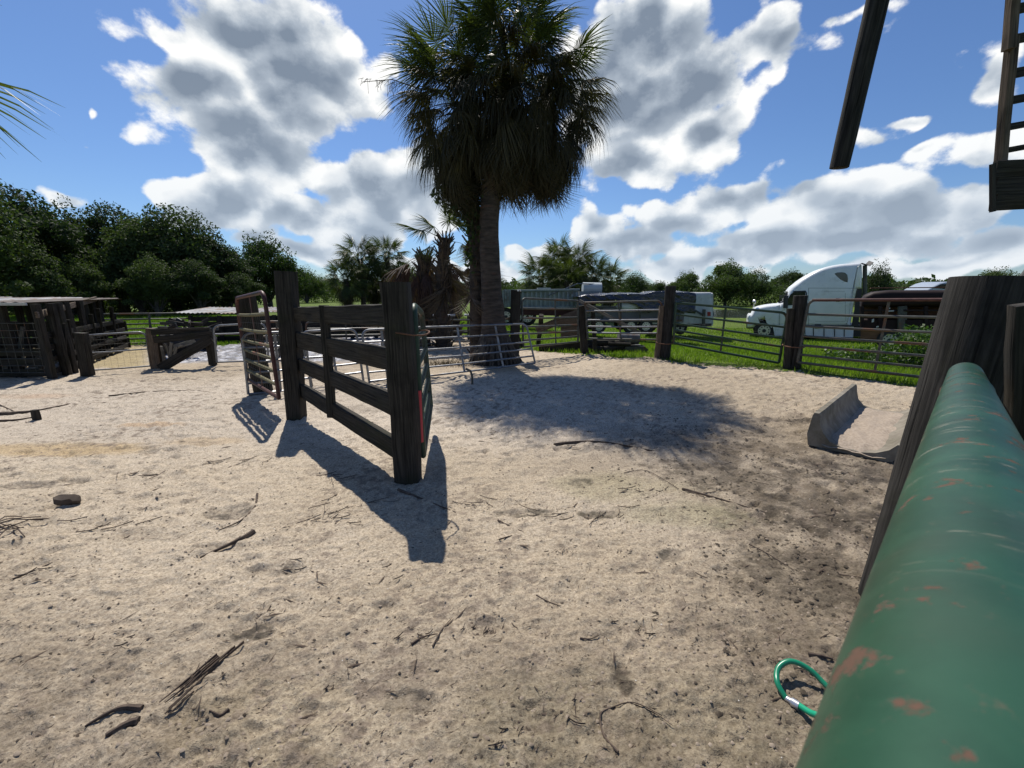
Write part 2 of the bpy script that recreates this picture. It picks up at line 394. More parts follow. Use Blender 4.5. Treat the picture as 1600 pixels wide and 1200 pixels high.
# ------------------------------------------------------------------ the ground
YARD = [(-26, -4), (14, -4), (14, 4.2), (7.62, 7.55), (6.44, 9.25), (3.98, 10.65), (2.13, 11.8), (0.3, 12.6), (-2, 17.5), (-7.5, 17.5), (-9.5, 13.6), (-26, 13.6)]
def terrain(x, y):
    d = -poly_sd(x, y, YARD)
    right = sstep(-6, 4, x)
    z = -0.72 * sstep(0.5, 11.0, d) * right - 0.10 * sstep(0, 8, d) * (1 - right)
    z = z + 0.05 * fbm(x, y, 0.12, 3, 4) * sstep(0, 4, d)
    z = z + 0.15 * sstep(200, 600, np.hypot(x, y)) * 0
    return z
def pond(x, y):                         # the pond behind the trucks
    return ((x - 27) / 16.0) ** 2 + ((y - 52) / 10.5) ** 2
def field_mesh():
    rs = [0.0, 2, 4, 5, 6, 7, 8]; r = 8.0
    while r < 45: r += 0.42; rs.append(r)
    while r < 2200: r *= 1.09; rs.append(r)
    rs = np.array(rs); na = 360; an = np.linspace(0, 2 * np.pi, na, endpoint=False)
    X = (rs[:, None] * np.sin(an)[None, :]); Y = (rs[:, None] * np.cos(an)[None, :])
    Z = terrain(X, Y); ins = poly_sd(X, Y, YARD)
    Z = Z - 0.22 * sstep(0.15, 1.2, ins)
    Z = Z - 0.6 * sstep(1.0, 0.75, pond(X, Y))
    V = np.stack([X.ravel(), Y.ravel(), Z.ravel()], 1)
    i = np.arange(len(rs) - 1)[:, None] * na; j = np.arange(na)[None, :]; k = (j + 1) % na
    F = np.stack([(i + j).ravel(), (i + k).ravel(), (i + na + k).ravel(), (i + na + j).ravel()], 1)[:, ::-1]
    return V, F
def mat_field():
    m, t, b = new_mat('pasture_grass'); v = coords(t)
    n1 = NOISE(t, v, 0.12, 5.0, 0.6); n2 = NOISE(t, v, 1.6, 5.0, 0.65); n3 = NOISE(t, VM(t, 'MULTIPLY', v, (1, 1, 1)), 22.0, 4.0, 0.7)
    c = MIX(t, MAPR(t, n1, 0.35, 0.65), (0.125, 0.205, 0.016), (0.185, 0.255, 0.028))
    c = MIX(t, MAPR(t, n2, 0.45, 0.75), c, (0.17, 0.21, 0.040))
    c = MIX(t, MAPR(t, n3, 0.62, 0.40), c, (0.028, 0.052, 0.010))
    L(t, c, b.inputs['Base Color']); b.inputs['Roughness'].default_value = 0.8; b.inputs['Specular IOR Level'].default_value = 0.1
    bump(t, b, M(t, 'ADD', n3, n2), 0.9, 0.05); return m
V, F = field_mesh()
o = place('grass_field', np_mesh('grass_field', V, F, mat_field())); o['kind'] = 'structure'

STAINS = [  # (u, v, half width m, half depth m, strength, colour): manure and damp marks lying on the sand
 (358, 800, .19, .13, .85, (0.16, 0.14, 0.12)), (400, 985, .14, .08, .9, (0.10, 0.09, 0.075)), (908, 753, .15, .09, .7, (0.15, 0.14, 0.10)),
 (822, 800, .24, .07, .75, (0.12, 0.11, 0.08)), (940, 803, .20, .07, .8, (0.12, 0.11, 0.07)), (1052, 868, .10, .07, .7, (0.13, 0.125, 0.10)),
 (970, 1058, .055, .09, .85, (0.10, 0.08, 0.06)), (815, 1050, .08, .07, .45, (0.2, 0.18, 0.15)), (765, 975, .10, .06, .4, (0.2, 0.17, 0.14)),
 (50, 755, .28, .08, .7, (0.17, 0.14, 0.12)), (118, 748, .18, .06, .5, (0.2, 0.17, 0.14)), (640, 735, .45, .25, .35, (0.22, 0.18, 0.15)),
 (560, 640, .5, .25, .4, (0.27, 0.21, 0.17)), (1235, 655, .45, .2, .9, (0.17, 0.14, 0.115)), (1150, 745, .8, .28, .7, (0.20, 0.165, 0.12)),
 (1290, 800, .7, .4, .9, (0.16, 0.13, 0.095)), (1310, 730, .7, .32, .9, (0.17, 0.14, 0.11)), (1260, 900, .5, .35, .8, (0.2, 0.165, 0.12)),
 (1060, 725, .5, .14, .75, (0.19, 0.15, 0.11)), (860, 700, .4, .06, .5, (0.2, 0.16, 0.13)), (420, 890, .2, .06, .5, (0.22, 0.19, 0.15)),
 (345, 855, .2, .05, .5, (0.18, 0.14, 0.11)), (855, 1130, .07, .06, .6, (0.16, 0.13, 0.10)), (1130, 1110, .06, .04, .6, (0.15, 0.12, 0.09)),
 (600, 945, .06, .04, .4, (0.2, 0.17, 0.14)), (645, 1095, .1, .06, .3, (0.2, 0.18, 0.15)), (1240, 1100, .4, .2, .35, (0.22, 0.18, 0.13)),
 (230, 840, .3, .08, .25, (0.3, 0.25, 0.2)), (1180, 985, .3, .14, .3, (0.24, 0.2, 0.15))]
TINTS = [   # broad colour changes in the sand
 (90, 700, .9, .22, .6, (0.45, 0.32, 0.15)), (230, 662, .5, .10, .5, (0.48, 0.31, 0.16)), (330, 690, .5, .12, .4, (0.46, 0.33, 0.18)),
 (20, 620, 1.0, .22, .45, (0.45, 0.29, 0.18)), (980, 760, .7, .3, .35, (0.28, 0.26, 0.14)), (1060, 800, .5, .25, .35, (0.28, 0.27, 0.15)),
 (1000, 1150, .8, .3, .25, (0.26, 0.23, 0.14)), (450, 1130, .5, .2, .25, (0.33, 0.27, 0.16))]
def yard_fields(X, Y):
    """height and base colour of the sand at the points (X, Y)"""
    # trampled relief: broad swells, hoof pits, crumbs
    sw = 0.035 * fbm(X, Y, 0.35, 3, 1)
    dist = np.hypot(X, Y)
    tram = 0.55 + 0.45 * sstep(-0.3, 0.4, fbm(X, Y, 0.3, 3, 8) + 0.25 * sstep(-1, 3, X))
    pit = -0.012 * sstep(0.12, 0.55, np.abs(fbm(X, Y, 3.3, 2, 21)) * 2.0) * tram
    lump = 0.013 * fbm(X, Y, 7.5, 4, 12, 0.62) * tram
    lump = lump * (1 + 1.3 * sstep(3.8, 5.5, Y)) + 0.016 * sstep(3.8, 6, Y) * np.abs(fbm(X, Y, 4.0, 3, 55))
    wx, wy = X + .03 * fbm(X, Y, 9.0, 2, 81), Y + .03 * fbm(X, Y, 9.0, 2, 82)
    hz = .020 * hoof(wx, wy, .27, .060, 1, .75) + .013 * hoof(wx, wy, .16, .036, 2, .6)
    lump = lump + hz * (.22 + .95 * sstep(-.15, .35, fbm(X, Y, .5, 3, 83) + .45 * sstep(3.6, 5.0, Y) * sstep(-2.5, -.5, X) + .3 * sstep(.5, 2.5, X)))
    fine = 0.013 * fbm(X, Y, 34.0, 3, 30, 0.65) * sstep(9, 3, dist)
    calm = 0.35 + 0.65 * sstep(-0.25, 0.25, fbm(X, Y, 0.55, 2, 44) + 0.35 * sstep(0.5, 3.5, X) + 0.2 * sstep(4, 8, Y))
    Z = sw + (pit + lump) * calm + fine
    c = np.empty(X.shape + (3,)); 
    A = np.array((0.41, 0.342, 0.250)); B = np.array((0.51, 0.435, 0.332)); Cc = np.array((0.135, 0.108, 0.076))
    k = sstep(-0.35, 0.35, fbm(X, Y, 0.45, 4, 3))[..., None]
    c[:] = A * (1 - k) + B * k
    pale = (sstep(3.6, 5.2, Y) * sstep(9.5, 6.5, Y) * sstep(3.5, 0.5, X))[..., None] * 0.55
    c = c * (1 - pale) + np.array((0.60, 0.54, 0.465)) * pale
    br = (np.clip(sstep(0.2, 2.6, X + 0.5 * fbm(X, Y, 1.2, 4, 6)) * sstep(6.6, 4.2, Y + 0.8 * fbm(X, Y, .7, 3, 9)) * 0.95 + 0.75 * sstep(2.3, 1.1, Y), 0, 0.95))[..., None]
    cl = sstep(-.35, .4, fbm(X, Y, 5.0, 4, 33, .6))[..., None]
    br = br * (.45 + .55 * cl)
    c = c * (1 - br) + Cc * br
    Z = Z + .012 * br[..., 0] * fbm(X, Y, 11.0, 3, 34, .6)
    for u, v, w, h, s, col in TINTS:
        p = G(u, v); q = ((X - p.x) / w) ** 2 + ((Y - p.y) / h) ** 2
        k = (np.clip(s * sstep(1.4, 0.1, q + 1.2 * fbm(X, Y, 1.5, 4, 17)), 0, 1))[..., None]; c = c * (1 - k) + np.array(col) * k
    for u, v, w, h, s, col in STAINS:
        p = G(u, v); q = ((X - p.x) / w) ** 2 + ((Y - p.y) / h) ** 2
        e = q + 1.1 * fbm(X, Y, 9.0, 5, 13, .65)
        k = s * sstep(1.25, 0.25, e) * (.35 + .65 * sstep(-0.35, 0.15, fbm(X, Y, 16.0 if max(w, h) < .3 else 7.0, 4, 51, .65)))
        Z = Z - (0.018 if max(w, h) < .3 else 0.004) * sstep(1.2, 0.2, q) + 0.012 * k * fbm(X, Y, 24.0, 3, 19)
        k = k[..., None]; c = c * (1 - k) + np.array(col) * .36 * k
    # damp grey gravel behind the panels, straw coloured ground beyond the mesh gate
    wet = (sstep(9.9, 10.5, Y + 0.5 * fbm(X, Y, .6, 3, 2)) * sstep(-.2, .4, X + .86 * (Y + .4)) * sstep(-2.4, -3.2, X))[..., None]
    glint = sstep(-0.2, 0.5, fbm(X, Y, 9.0, 3, 61))[..., None]  # pale flecks: glints of the wet gravel painted into its colour
    c = c * (1 - wet) + (np.array((0.09, 0.09, 0.10)) * (1 - glint) + np.array((0.55, 0.57, 0.64)) * glint) * wet
    Z = Z + 0.05 * wet[..., 0] * fbm(X, Y, 7.0, 2, 62)
    hay = (sstep(9.3, 9.6, Y + .3 * fbm(X, Y, 1.2, 3, 5)) * sstep(.3, -.2, X + .86 * (Y + .4)))[..., None]
    c = c * (1 - hay) + np.array((0.40, 0.33, 0.19)) * hay
    # crumbs of dark litter everywhere
    cr = sstep(0.16, 0.34, fbm(X, Y, 17.0, 4, 71, .6)) * (0.25 + 0.75 * sstep(-0.2, 0.3, fbm(X, Y, 1.1, 3, 72)))
    cr = (cr * 0.75)[..., None]; c = c * (1 - cr) + np.array((0.20, 0.16, 0.125)) * cr
    return Z, c, wet[..., 0]
def yard_mesh():
    ys = [0.35]; st = 0.008
    while ys[-1] < 19.0: ys.append(ys[-1] + max(0.0075, 0.0026 * (ys[-1] + 1.0) ** 1.25))
    ys = np.array(ys); ns = 560
    s = np.linspace(-1, 1, ns); s = np.sign(s) * (np.abs(s) * 1.34 + 0.10 * np.abs(s) ** 5)
    X = s[None, :] * (ys[:, None] + 1.6); Y = np.repeat(ys[:, None], ns, 1)
    Z, c, wet = yard_fields(X, Y)
    ins = poly_sd(X, Y, YARD) + 0.5 * fbm(X, Y, 1.3, 4, 90)
    Z = Z + (-0.45) * sstep(0.10, -0.35, ins)
    eg = (sstep(0.35, 0.0, ins))[..., None] * 0.8; c = c * (1 - eg) + np.array((0.12, 0.10, 0.06)) * eg
    V = np.stack([X.ravel(), Y.ravel(), Z.ravel()], 1)
    n, m_ = X.shape; i = np.arange(n - 1)[:, None] * m_; j = np.arange(m_ - 1)[None, :]
    F = np.stack([(i + j).ravel(), (i + j + 1).ravel(), (i + m_ + j + 1).ravel(), (i + m_ + j).ravel()], 1)
    keep = (ins.ravel()[F] > -0.5).any(1); F = F[keep]
    C = np.concatenate([c.reshape(-1, 3), wet.reshape(-1, 1)], 1)
    return V, F, C
def mat_sand():
    m, t, b = new_mat('yard_sand'); v = coords(t)
    at = N(t, 'ShaderNodeAttribute', attribute_name='tint')
    n1 = NOISE(t, v, 60.0, 5.0, 0.7); n2 = NOISE(t, v, 9.0, 6.0, 0.7); n3 = NOISE(t, v, 260.0, 2.0, 0.6)
    c = MIX(t, 1.0, at.outputs['Color'], MIX(t, MAPR(t, n1, 0.3, 0.72), (0.62, 0.59, 0.56), (1.22, 1.22, 1.22)), 'MULTIPLY')  # fine relief painted in: bright grains, shade of the pits as darker colour
    c = MIX(t, M(t, 'MULTIPLY', MAPR(t, n2, 0.55, 0.70), 0.6), c, (0.15, 0.12, 0.09))
    sp = MAPR(t, NOISE(t, VM(t, 'ADD', v, (9, 4, 1)), 95.0, 2.0, 0.5), 0.64, 0.68)
    c = MIX(t, M(t, 'MULTIPLY', sp, 0.8), c, (0.10, 0.08, 0.06))
    c = MIX(t, M(t, 'MULTIPLY', MAPR(t, n3, 0.42, 0.30), 0.35), c, (0.17, 0.14, 0.11))
    L(t, c, b.inputs['Base Color'])
    L(t, MAPR(t, at.outputs['Alpha'], 0.2, 1.0, 0.92, 0.38), b.inputs['Roughness'])
    b.inputs['Specular IOR Level'].default_value = 0.25
    h = M(t, 'ADD', M(t, 'MULTIPLY', n1, 0.5), M(t, 'ADD', M(t, 'MULTIPLY', n2, 1.2), M(t, 'MULTIPLY', n3, 0.15)))
    bump(t, b, h, 1.0, 0.016); return m
m, t, b = new_mat('unused'); bpy.data.materials.remove(m)
V, F, C = yard_mesh()
me = np_mesh('sand_yard', V, F, mat_sand(), attrs={'tint': C})
o = place('sand_yard', me); o['kind'] = 'structure'
from mathutils.bvhtree import BVHTree
#_bv = BVHTree.FromPolygons([tuple(p) for p in V[::1].tolist()], [tuple(f) for f in F.tolist()], epsilon=0.0) if False else None
def zyard(x, y):
    z, _, _ = yard_fields(np.array([[float(x)]]), np.array([[float(y)]])); return float(z[0, 0])
def zfield(x, y): return float(terrain(np.array([float(x)]), np.array([float(y)]))[0])

# pond water
m, t, b = new_mat('pond_water'); b.inputs['Base Color'].default_value = (0.03, 0.035, 0.03, 1); b.inputs['Roughness'].default_value = 0.12
bump(t, b, NOISE(t, coords(t, 'Object', (1, 3, 1)), 2.0, 3.0), 0.25, 0.05)
th = np.linspace(0, 2 * np.pi, 72, endpoint=False)
V = [(27 + 16.6 * math.cos(a), 52 + 11.1 * math.sin(a), -0.80) for a in th]
me = bpy.data.meshes.new('pond_water'); me.from_pydata(V, [], [tuple(range(72))]); me.materials.append(m)
o = place('pond_water', me); o['kind'] = 'structure'
# ------------------------------------------------------------------ posts, gates, panels, rails
def post(base, top, w, mat, label, t=None, group=None, round_=False, cat='post', seg=7, name='fence_post', jit=0.006, taper=1.0):
    b = MB(); base = Vector(base) - Vector((0, 0, 0.25)); top = Vector(top)
    if round_:
        pts = [base.lerp(top, i / 9) for i in range(10)]
        pts.append(top + Vector((0, 0, 0.004)))
        b.tube(pts, [w / 2 * (1 + (taper - 1) * i / 9) for i in range(10)] + [w * 0.46 * taper], 20, wob=0.012)
    else: b.beam(base, top, w, t or w, (1, 0, 0), seg, jit, 0.10)
    o = b.build(name, mat, loc=base + Vector((0, 0, 0.25))); return tag(o, label, cat, group)
def gate(label, A0, A1, B0, B1, bars, mat, r=0.021, ups=(), mesh=None, round_=(1, 1), group=None, barmat=None, name='tube_gate', cat='gate', topmat=None, depth=0.0):
    """A0/A1 bottom and top of one end, B0/B1 of the other; bars = heights (0..1) between"""
    A0, A1, B0, B1 = map(Vector, (A0, A1, B0, B1)); root = thing(name, label, cat, A0, group)
    def pt(s, h): return A0.lerp(B0, s).lerp(A1.lerp(B1, s), h)
    Ls = (B0 - A0).length; Hh = (A1 - A0).length; cs = min(0.13 / Ls, .3); chh = 0.13 / Hh
    P = []
    if round_[0]:
        P += [pt(0, 0), pt(0, 1 - chh)] + [pt(cs * (1 - math.cos(a)), 1 - chh * (1 - math.sin(a))) for a in (.4, .8, 1.2)] + [pt(cs, 1)]
    else: P += [pt(0, 0), pt(0, .98), pt(0.002, 1)]
    if round_[1]:
        P += [pt(1 - cs, 1)] + [pt(1 - cs * (1 - math.sin(a)), 1 - chh * (1 - math.cos(a))) for a in (.4, .8, 1.2)] + [pt(1, 1 - chh), pt(1, 0)]
    else: P += [pt(.998, 1), pt(1, .98), pt(1, 0)]
    k = len(P) // 2
    b = MB(); b.tube(P, r * 1.15, 10); b.tube([pt(0, 0), pt(0.5, 0) - Vector((0, 0, 0.006)), pt(1, 0)], r * 1.1, 8); b.build('gate_frame', mat, root)
    if topmat:
        b = MB(); b.tube([pt(cs * .5, 1), pt(.5, 1), pt(1 - cs, 1)], r * 1.22, 10); b.build('top_bar', topmat, root)
    for h in bars:
        b = MB(); sg = 0.008
        b.tube([pt(0.002, h), pt(0.35, h) - Vector((0, 0, sg)), pt(0.7, h) - Vector((0, 0, sg * random.random())), pt(0.998, h)], r, 8)
        b.build('bar', barmat or mat, root)
    nrm = (B0 - A0).cross(A1 - A0).normalized()
    for s in ups:
        b = MB(); b.beam(pt(s, 0.0) - nrm * (r + .004), pt(s, 1) - nrm * (r + .004), 0.045, 0.008, (B0 - A0), 3, .001); b.build('upright', mat, root)
    if mesh:
        b = MB(); s0, s1, h0, h1, step = mesh; n = int(Ls * (s1 - s0) / step)
        for i in range(n + 1):
            s = s0 + (s1 - s0) * i / n; b.tube([pt(s, h0) + nrm * .02, pt(s, h1) + nrm * .02], 0.0016, 3, False)
        n = int(Hh * (h1 - h0) / step)
        for i in range(n + 1):
            h = h0 + (h1 - h0) * i / n; b.tube([pt(s0, h) + nrm * .02, pt(s1, h) + nrm * .02], 0.0016, 3, False)
        o = b.build('wire_mesh', WIRE, root); o['kind'] = 'stuff'
    return root

# big board fence in the middle
pA = G(463, 655); pB = G(639, 748)
post(pA, D(446, 424, pA.y), 0.215, WOOD_DARK, 'tall square timber post at the far end of the central board fence', 0.2)
post(pB, D(619, 441, pB.y), 0.225, WOOD_DARK, 'thick split timber post at the near end of the central board fence', 0.19, jit=0.008)
bf = thing('board_fence', 'dark mossy board fence of four planks between two posts in the yard centre', 'board fence', pA.lerp(pB, .5))
for (u0, a0, b0, u1, a1, b1) in ((462, 480, 501, 608, 474.5, 511), (467, 519, 544, 612, 544, 579), (471, 560, 580, 616, 615, 649), (474, 600, 621, 620, 685, 716)):
    P0, P1 = D(u0, (a0 + b0) / 2, pA.y - .02), D(u1, (a1 + b1) / 2, pB.y + .04)
    w0 = D(u0, a0, pA.y).z - D(u0, b0, pA.y).z; w1 = D(u1, a1, pB.y).z - D(u1, b1, pB.y).z
    b = MB(); b.beam(P0, P1, w0, 0.075, (0, 0, 1), 12, 0.004, 0.12, w1=w1); b.build('plank', WOOD_DARK, bf)
q = G(519, 652 + 30); yq = pA.lerp(pB, 0.40).y - .06
b = MB(); b.beam(D(519, 652, yq), D(506, 477, yq), 0.10, 0.05, (1, 0, 0), 6, 0.003); b.build('batten', WOOD_DARK, bf)

for (u, a, b_, Y) in ((612, 480, 505, pB.y), (615, 551, 573, pB.y), (619, 624, 642, pB.y), (622, 692, 709, pB.y), (466, 484, 496, pA.y), (470, 526, 538, pA.y), (475, 565, 576, pA.y)):
    for v in (a, b_):
        b = MB(); p = D(u - 8 if Y < 4 else u + 5, v, Y - .03); b.ball(p, .007, 6, 4); b.build('nail_head', RUST, bf)
b = MB(); q0 = D(640, 520, pB.y - .12); rg_ = [D(640, 520, pB.y) + Vector((math.cos(a) * .15 + .02, math.sin(a) * .14, .012 * math.sin(a * 2))) for a in [i * .42 for i in range(16)]]
b.tube(rg_, .007, 6); tag(b.build('gate_chain', RUST), 'rusty chain looped round the near split post and the hung gate', 'chain')
b = MB(); c0 = D(1240, 540, 9.3); b.tube([c0 + Vector((math.cos(a) * .22, math.sin(a) * .2, .02 * math.sin(a))) for a in [i * .42 for i in range(16)]], .012, 6); tag(b.build('gate_chain', RUST), 'rusty chain round the post in front of the truck', 'chain')
b = MB(); c0 = D(1038, 535, 10.7); b.tube([c0 + Vector((math.cos(a) * .2, math.sin(a) * .2, .02 * math.sin(a))) for a in [i * .42 for i in range(16)]], .012, 6); tag(b.build('gate_chain', RUST), 'rusty chain round the foot of the round middle post', 'chain')
# leaning red and lichen gate hung on the left side of the fence
dk = G(413, 613)
post(dk, D(383, 462, dk.y), 0.30, WOOD_DARK, 'broad dark plank post behind the leaning rusty gate', 0.10, jit=0.008)
gA0, gA1 = D(387, 592, 6.85), D(369, 466, 6.85); gB0, gB1 = D(436, 622, 5.55), D(412, 456, 5.55)
gate('tall rusty gate with lichen on its bars leaning beside the far fence post', gA0, gA1, gB0, gB1,
     [.13, .26, .38, .50, .63, .80], REDTUBE, 0.024, (0.45,), (0.1, .95, 0.02, .8, .11), barmat=MOSSTUBE)
# gate hung on the near post, seen almost edge on
gate('dark green tube gate hanging from the near fence post, seen almost edge on', D(661, 712, 3.72), D(646, 477, 3.72), D(673, 634, 4.95), D(659, 489, 4.95),
     [.14, .30, .46, .62, .80], GREENTUBE, 0.027, (0.5,), (0.05, .95, 0.02, .95, .12))
b = MB(); p0 = D(657, 690, 3.70); p1 = D(653, 610, 3.70); b.tube([p0, p1], 0.032, 10); o = b.build('red_tape', plain('red_tape', (0.45, 0.03, 0.05), .5)); tag(o, 'red tape wrapped round the near end of the edge on gate', 'tape')

# light galvanised corral panels lying across the middle
PG = 'galvanised corral panels across the middle of the yard'
def panel(label, a, b, ups=(.5,), bars=(.18, .36, .54, .77), **k):
    (u0, v0, w0, x0, Y0), (u1, v1, w1, x1, Y1) = a, b
    return gate(label, D(u0, v0, Y0), D(w0, x0, Y0 + k.get('lean', 0)), D(u1, v1, Y1), D(w1, x1, Y1 + k.get('lean', 0)), bars, GALV, 0.019, ups, group=PG, name='corral_panel', cat='corral panel')
panel('galvanised panel left of the leaning gate with its end rail standing on bare sand', (388, 616, 378, 521, 6.78), (486, 606, 476, 518, 7.35))
panel('galvanised panel seen through the gaps of the board fence', (488, 606, 470, 518, 7.42), (568, 596, 556, 514, 7.8))
panel('galvanised panel starting behind the near fence post', (577, 596, 565, 516, 7.85), (648, 587, 640, 512, 8.3), (.4,))
panel('wide galvanised panel leaning in front of the palm trunk', (655, 589, 645, 512, 8.2), (836, 567, 822, 506, 9.55), (.36, .70), (.18, .36, .54, .77), lean=.1)
panel('short galvanised panel beside the broken plank fence', (339, 566, 333, 509, 9.6), (420, 562, 414, 505, 9.9), (), (.77,))
# bent pipe sticking out of the ground by the palm
b = MB(); g0 = G(738, 600); b.tube([g0 - Vector((0, 0, .1)), g0 + Vector((0, 0, .16)), g0 + Vector((-.03, 0, .25)), g0 + Vector((-.12, .1, .27))], 0.022, 8)
tag(b.build('bent_stake', DARKTUBE, loc=g0), 'short bent dark stake in the sand before the palm', 'stake')

# right hand run of posts and gates
qB = G(803, 563); qC = G(1039, 560); qD = G(1238, 575); qE = Vector((2.18, 11.6, 0))
post(qB, D(806, 453, qB.y), 0.24, WOOD_DARK, 'square dark post just right of the palm trunk with a pale cap', 0.22)
b = MB(); c = D(811, 455, qB.y - .05); b.box(c + Vector((0, 0, .02)), (0.09, 0.12, 0.05)); tag(b.build('pale_cap', plain('chalky_cap', (.7, .7, .68), .8)), 'small white block on top of the post right of the palm', 'block')
post(qC, D(1048, 447, qC.y), 0.26, POST_OLD, 'round dark post in the middle of the right hand gates', round_=True)
post(qC + Vector((-.2, .05, 0)), D(1034, 478, qC.y + .05), 0.12, WOOD_BROWN, 'lighter brown timber fixed to the left of the middle post', 0.10)
post(qD + Vector((0.05, 0, 0)), D(1251, 462, qD.y), 0.27, POST_OLD, 'round dark post in front of the white truck cab', round_=True)
post(qD + Vector((-.14, -.05, 0)), D(1235, 482, qD.y - .05), 0.14, WOOD_DARK, 'split plank standing against the post before the truck', 0.07, jit=.012)
post(Vector((2.10, 11.75, 0)), D(907, 478, 11.75), 0.2, WOOD_DARK, 'short dark post where the two far gates meet', 0.16)
post(Vector((2.42, 11.85, 0)), D(926, 484, 11.85), 0.11, WOOD_DARK, 'thin dark post right beside the gate meeting point', 0.1)
post(G(843, 545) + Vector((0, 1, 0)), D(846, 492, 13.0), 0.13, WOOD_DARK, 'low dark post seen through the gate right of the palm')
post(Vector((.42, 13.1, 0)), D(796, 495, 13.1), 0.12, WOOD_DARK, 'low dark post between the palm and the capped post')
RG = 'tube gates along the right side of the yard'
gate('dark tube gate directly right of the palm post', D(818, 542, 10.45), D(815, 466, 10.45), D(903, 534, 11.65), D(903, 470, 11.65), [.14, .27, .42, .60, .80], DARKTUBE, .024, (.58,), (.03, .97, .02, .4, .11), (1, 0), RG)
gate('dark tube gate with a pale top bar before the tarpaulined trailer', D(918, 529, 11.6), D(914, 473, 11.6), D(1037, 531, 10.85), D(1034, 470, 10.85), [.17, .34, .52, .77], DARKTUBE, .024, (.45,), None, (0, 1), RG, barmat=GALV)
gate('green tube gate left of the post before the truck, sloping down to the right', D(1052, 536, 10.6), D(1056, 473, 10.6), D(1217, 567, 9.6), D(1231, 489, 9.6), [.17, .33, .50, .72], GREENTUBE, .026, (.47,), (.02, .98, 0.0, .7, .13), (0, 1), RG)
gate('long tube gate with a faded red top bar right of the truck post', D(1246, 566, 9.15), D(1264, 469, 9.15), D(1500, 596, 7.2), D(1530, 468, 7.2), [.13, .28, .43, .59, .78], DARKTUBE, .026, (.53,), (.02, .98, -.22, .3, .13), (1, 0), RG, topmat=REDTUBE)
b = MB(); b.beam(D(905, 470, 11.7), D(1000, 520, 11.2), .09, .04, (0, 0, 1), 3, .003); tag(b.build('diagonal_brace', WOOD_GREY), 'grey diagonal timber brace across the second far gate', 'brace')
b = MB(); b.beam(D(842, 545, 12.2), D(912, 540, 12.1), .26, .05, (0, 0, 1), 4, .006); tag(b.build('kick_board', WOOD_DARK), 'dark plank on edge below the gate right of the palm', 'plank')
b = MB(); b.beam(D(838, 516, 12.9), D(920, 482, 12.6), .22, .05, (0, 0, 1), 4, .006); tag(b.build('slanting_plank', WOOD_BROWN), 'brown plank slanting behind the gate right of the palm', 'plank')
b = MB(); b.beam(D(876, 512, 12.6), D(905, 511, 12.5), .62, .05, (0, 0, 1), 2, .006); tag(b.build('board_sheet', WOOD_BROWN), 'weathered brown board standing behind the gate by the meeting posts', 'board')
# ------------------------------------------------------------------ trees and palms
LEAF_OAK = leafy('oak_foliage', (0.028, 0.050, 0.014), (0.080, 0.115, 0.034), 0.32, .75)
LEAF_DARK = leafy('dark_wood_foliage', (0.020, 0.036, 0.012), (0.066, 0.094, 0.030), 0.28, .75)
LEAF_LIGHT = leafy('bright_foliage', (0.035, 0.075, 0.012), (0.085, 0.14, 0.025), 0.35)
FROND_G = leafy('green_frond', (0.030, 0.044, 0.014), (0.090, 0.112, 0.030), 0.30, 0.5)
FROND_M = leafy('olive_frond', (0.034, 0.032, 0.017), (0.085, 0.074, 0.036), 0.25, 0.6)
FROND_D = leafy('dead_frond', (0.045, 0.034, 0.025), (0.135, 0.105, 0.078), 0.15, 0.7)
FROND_R = leafy('dead_red_frond', (0.04, 0.024, 0.020), (0.09, 0.050, 0.040), 0.2, 0.7)
BARK = weathered('palm_bark', (0.030, 0.025, 0.021), (0.085, 0.068, 0.056), (0.11, 0.058, 0.044), 0.9, 'Object', (1, 1, 5), ns=3.5, patch=(0.55, 0.75), bs=1.0, bd=0.03)
BARK2 = weathered('oak_bark', (0.035, 0.030, 0.026), (0.10, 0.09, 0.075), None, 0.9, 'Object', (3, 3, 1), ns=3.0, bs=.8, bd=.03)

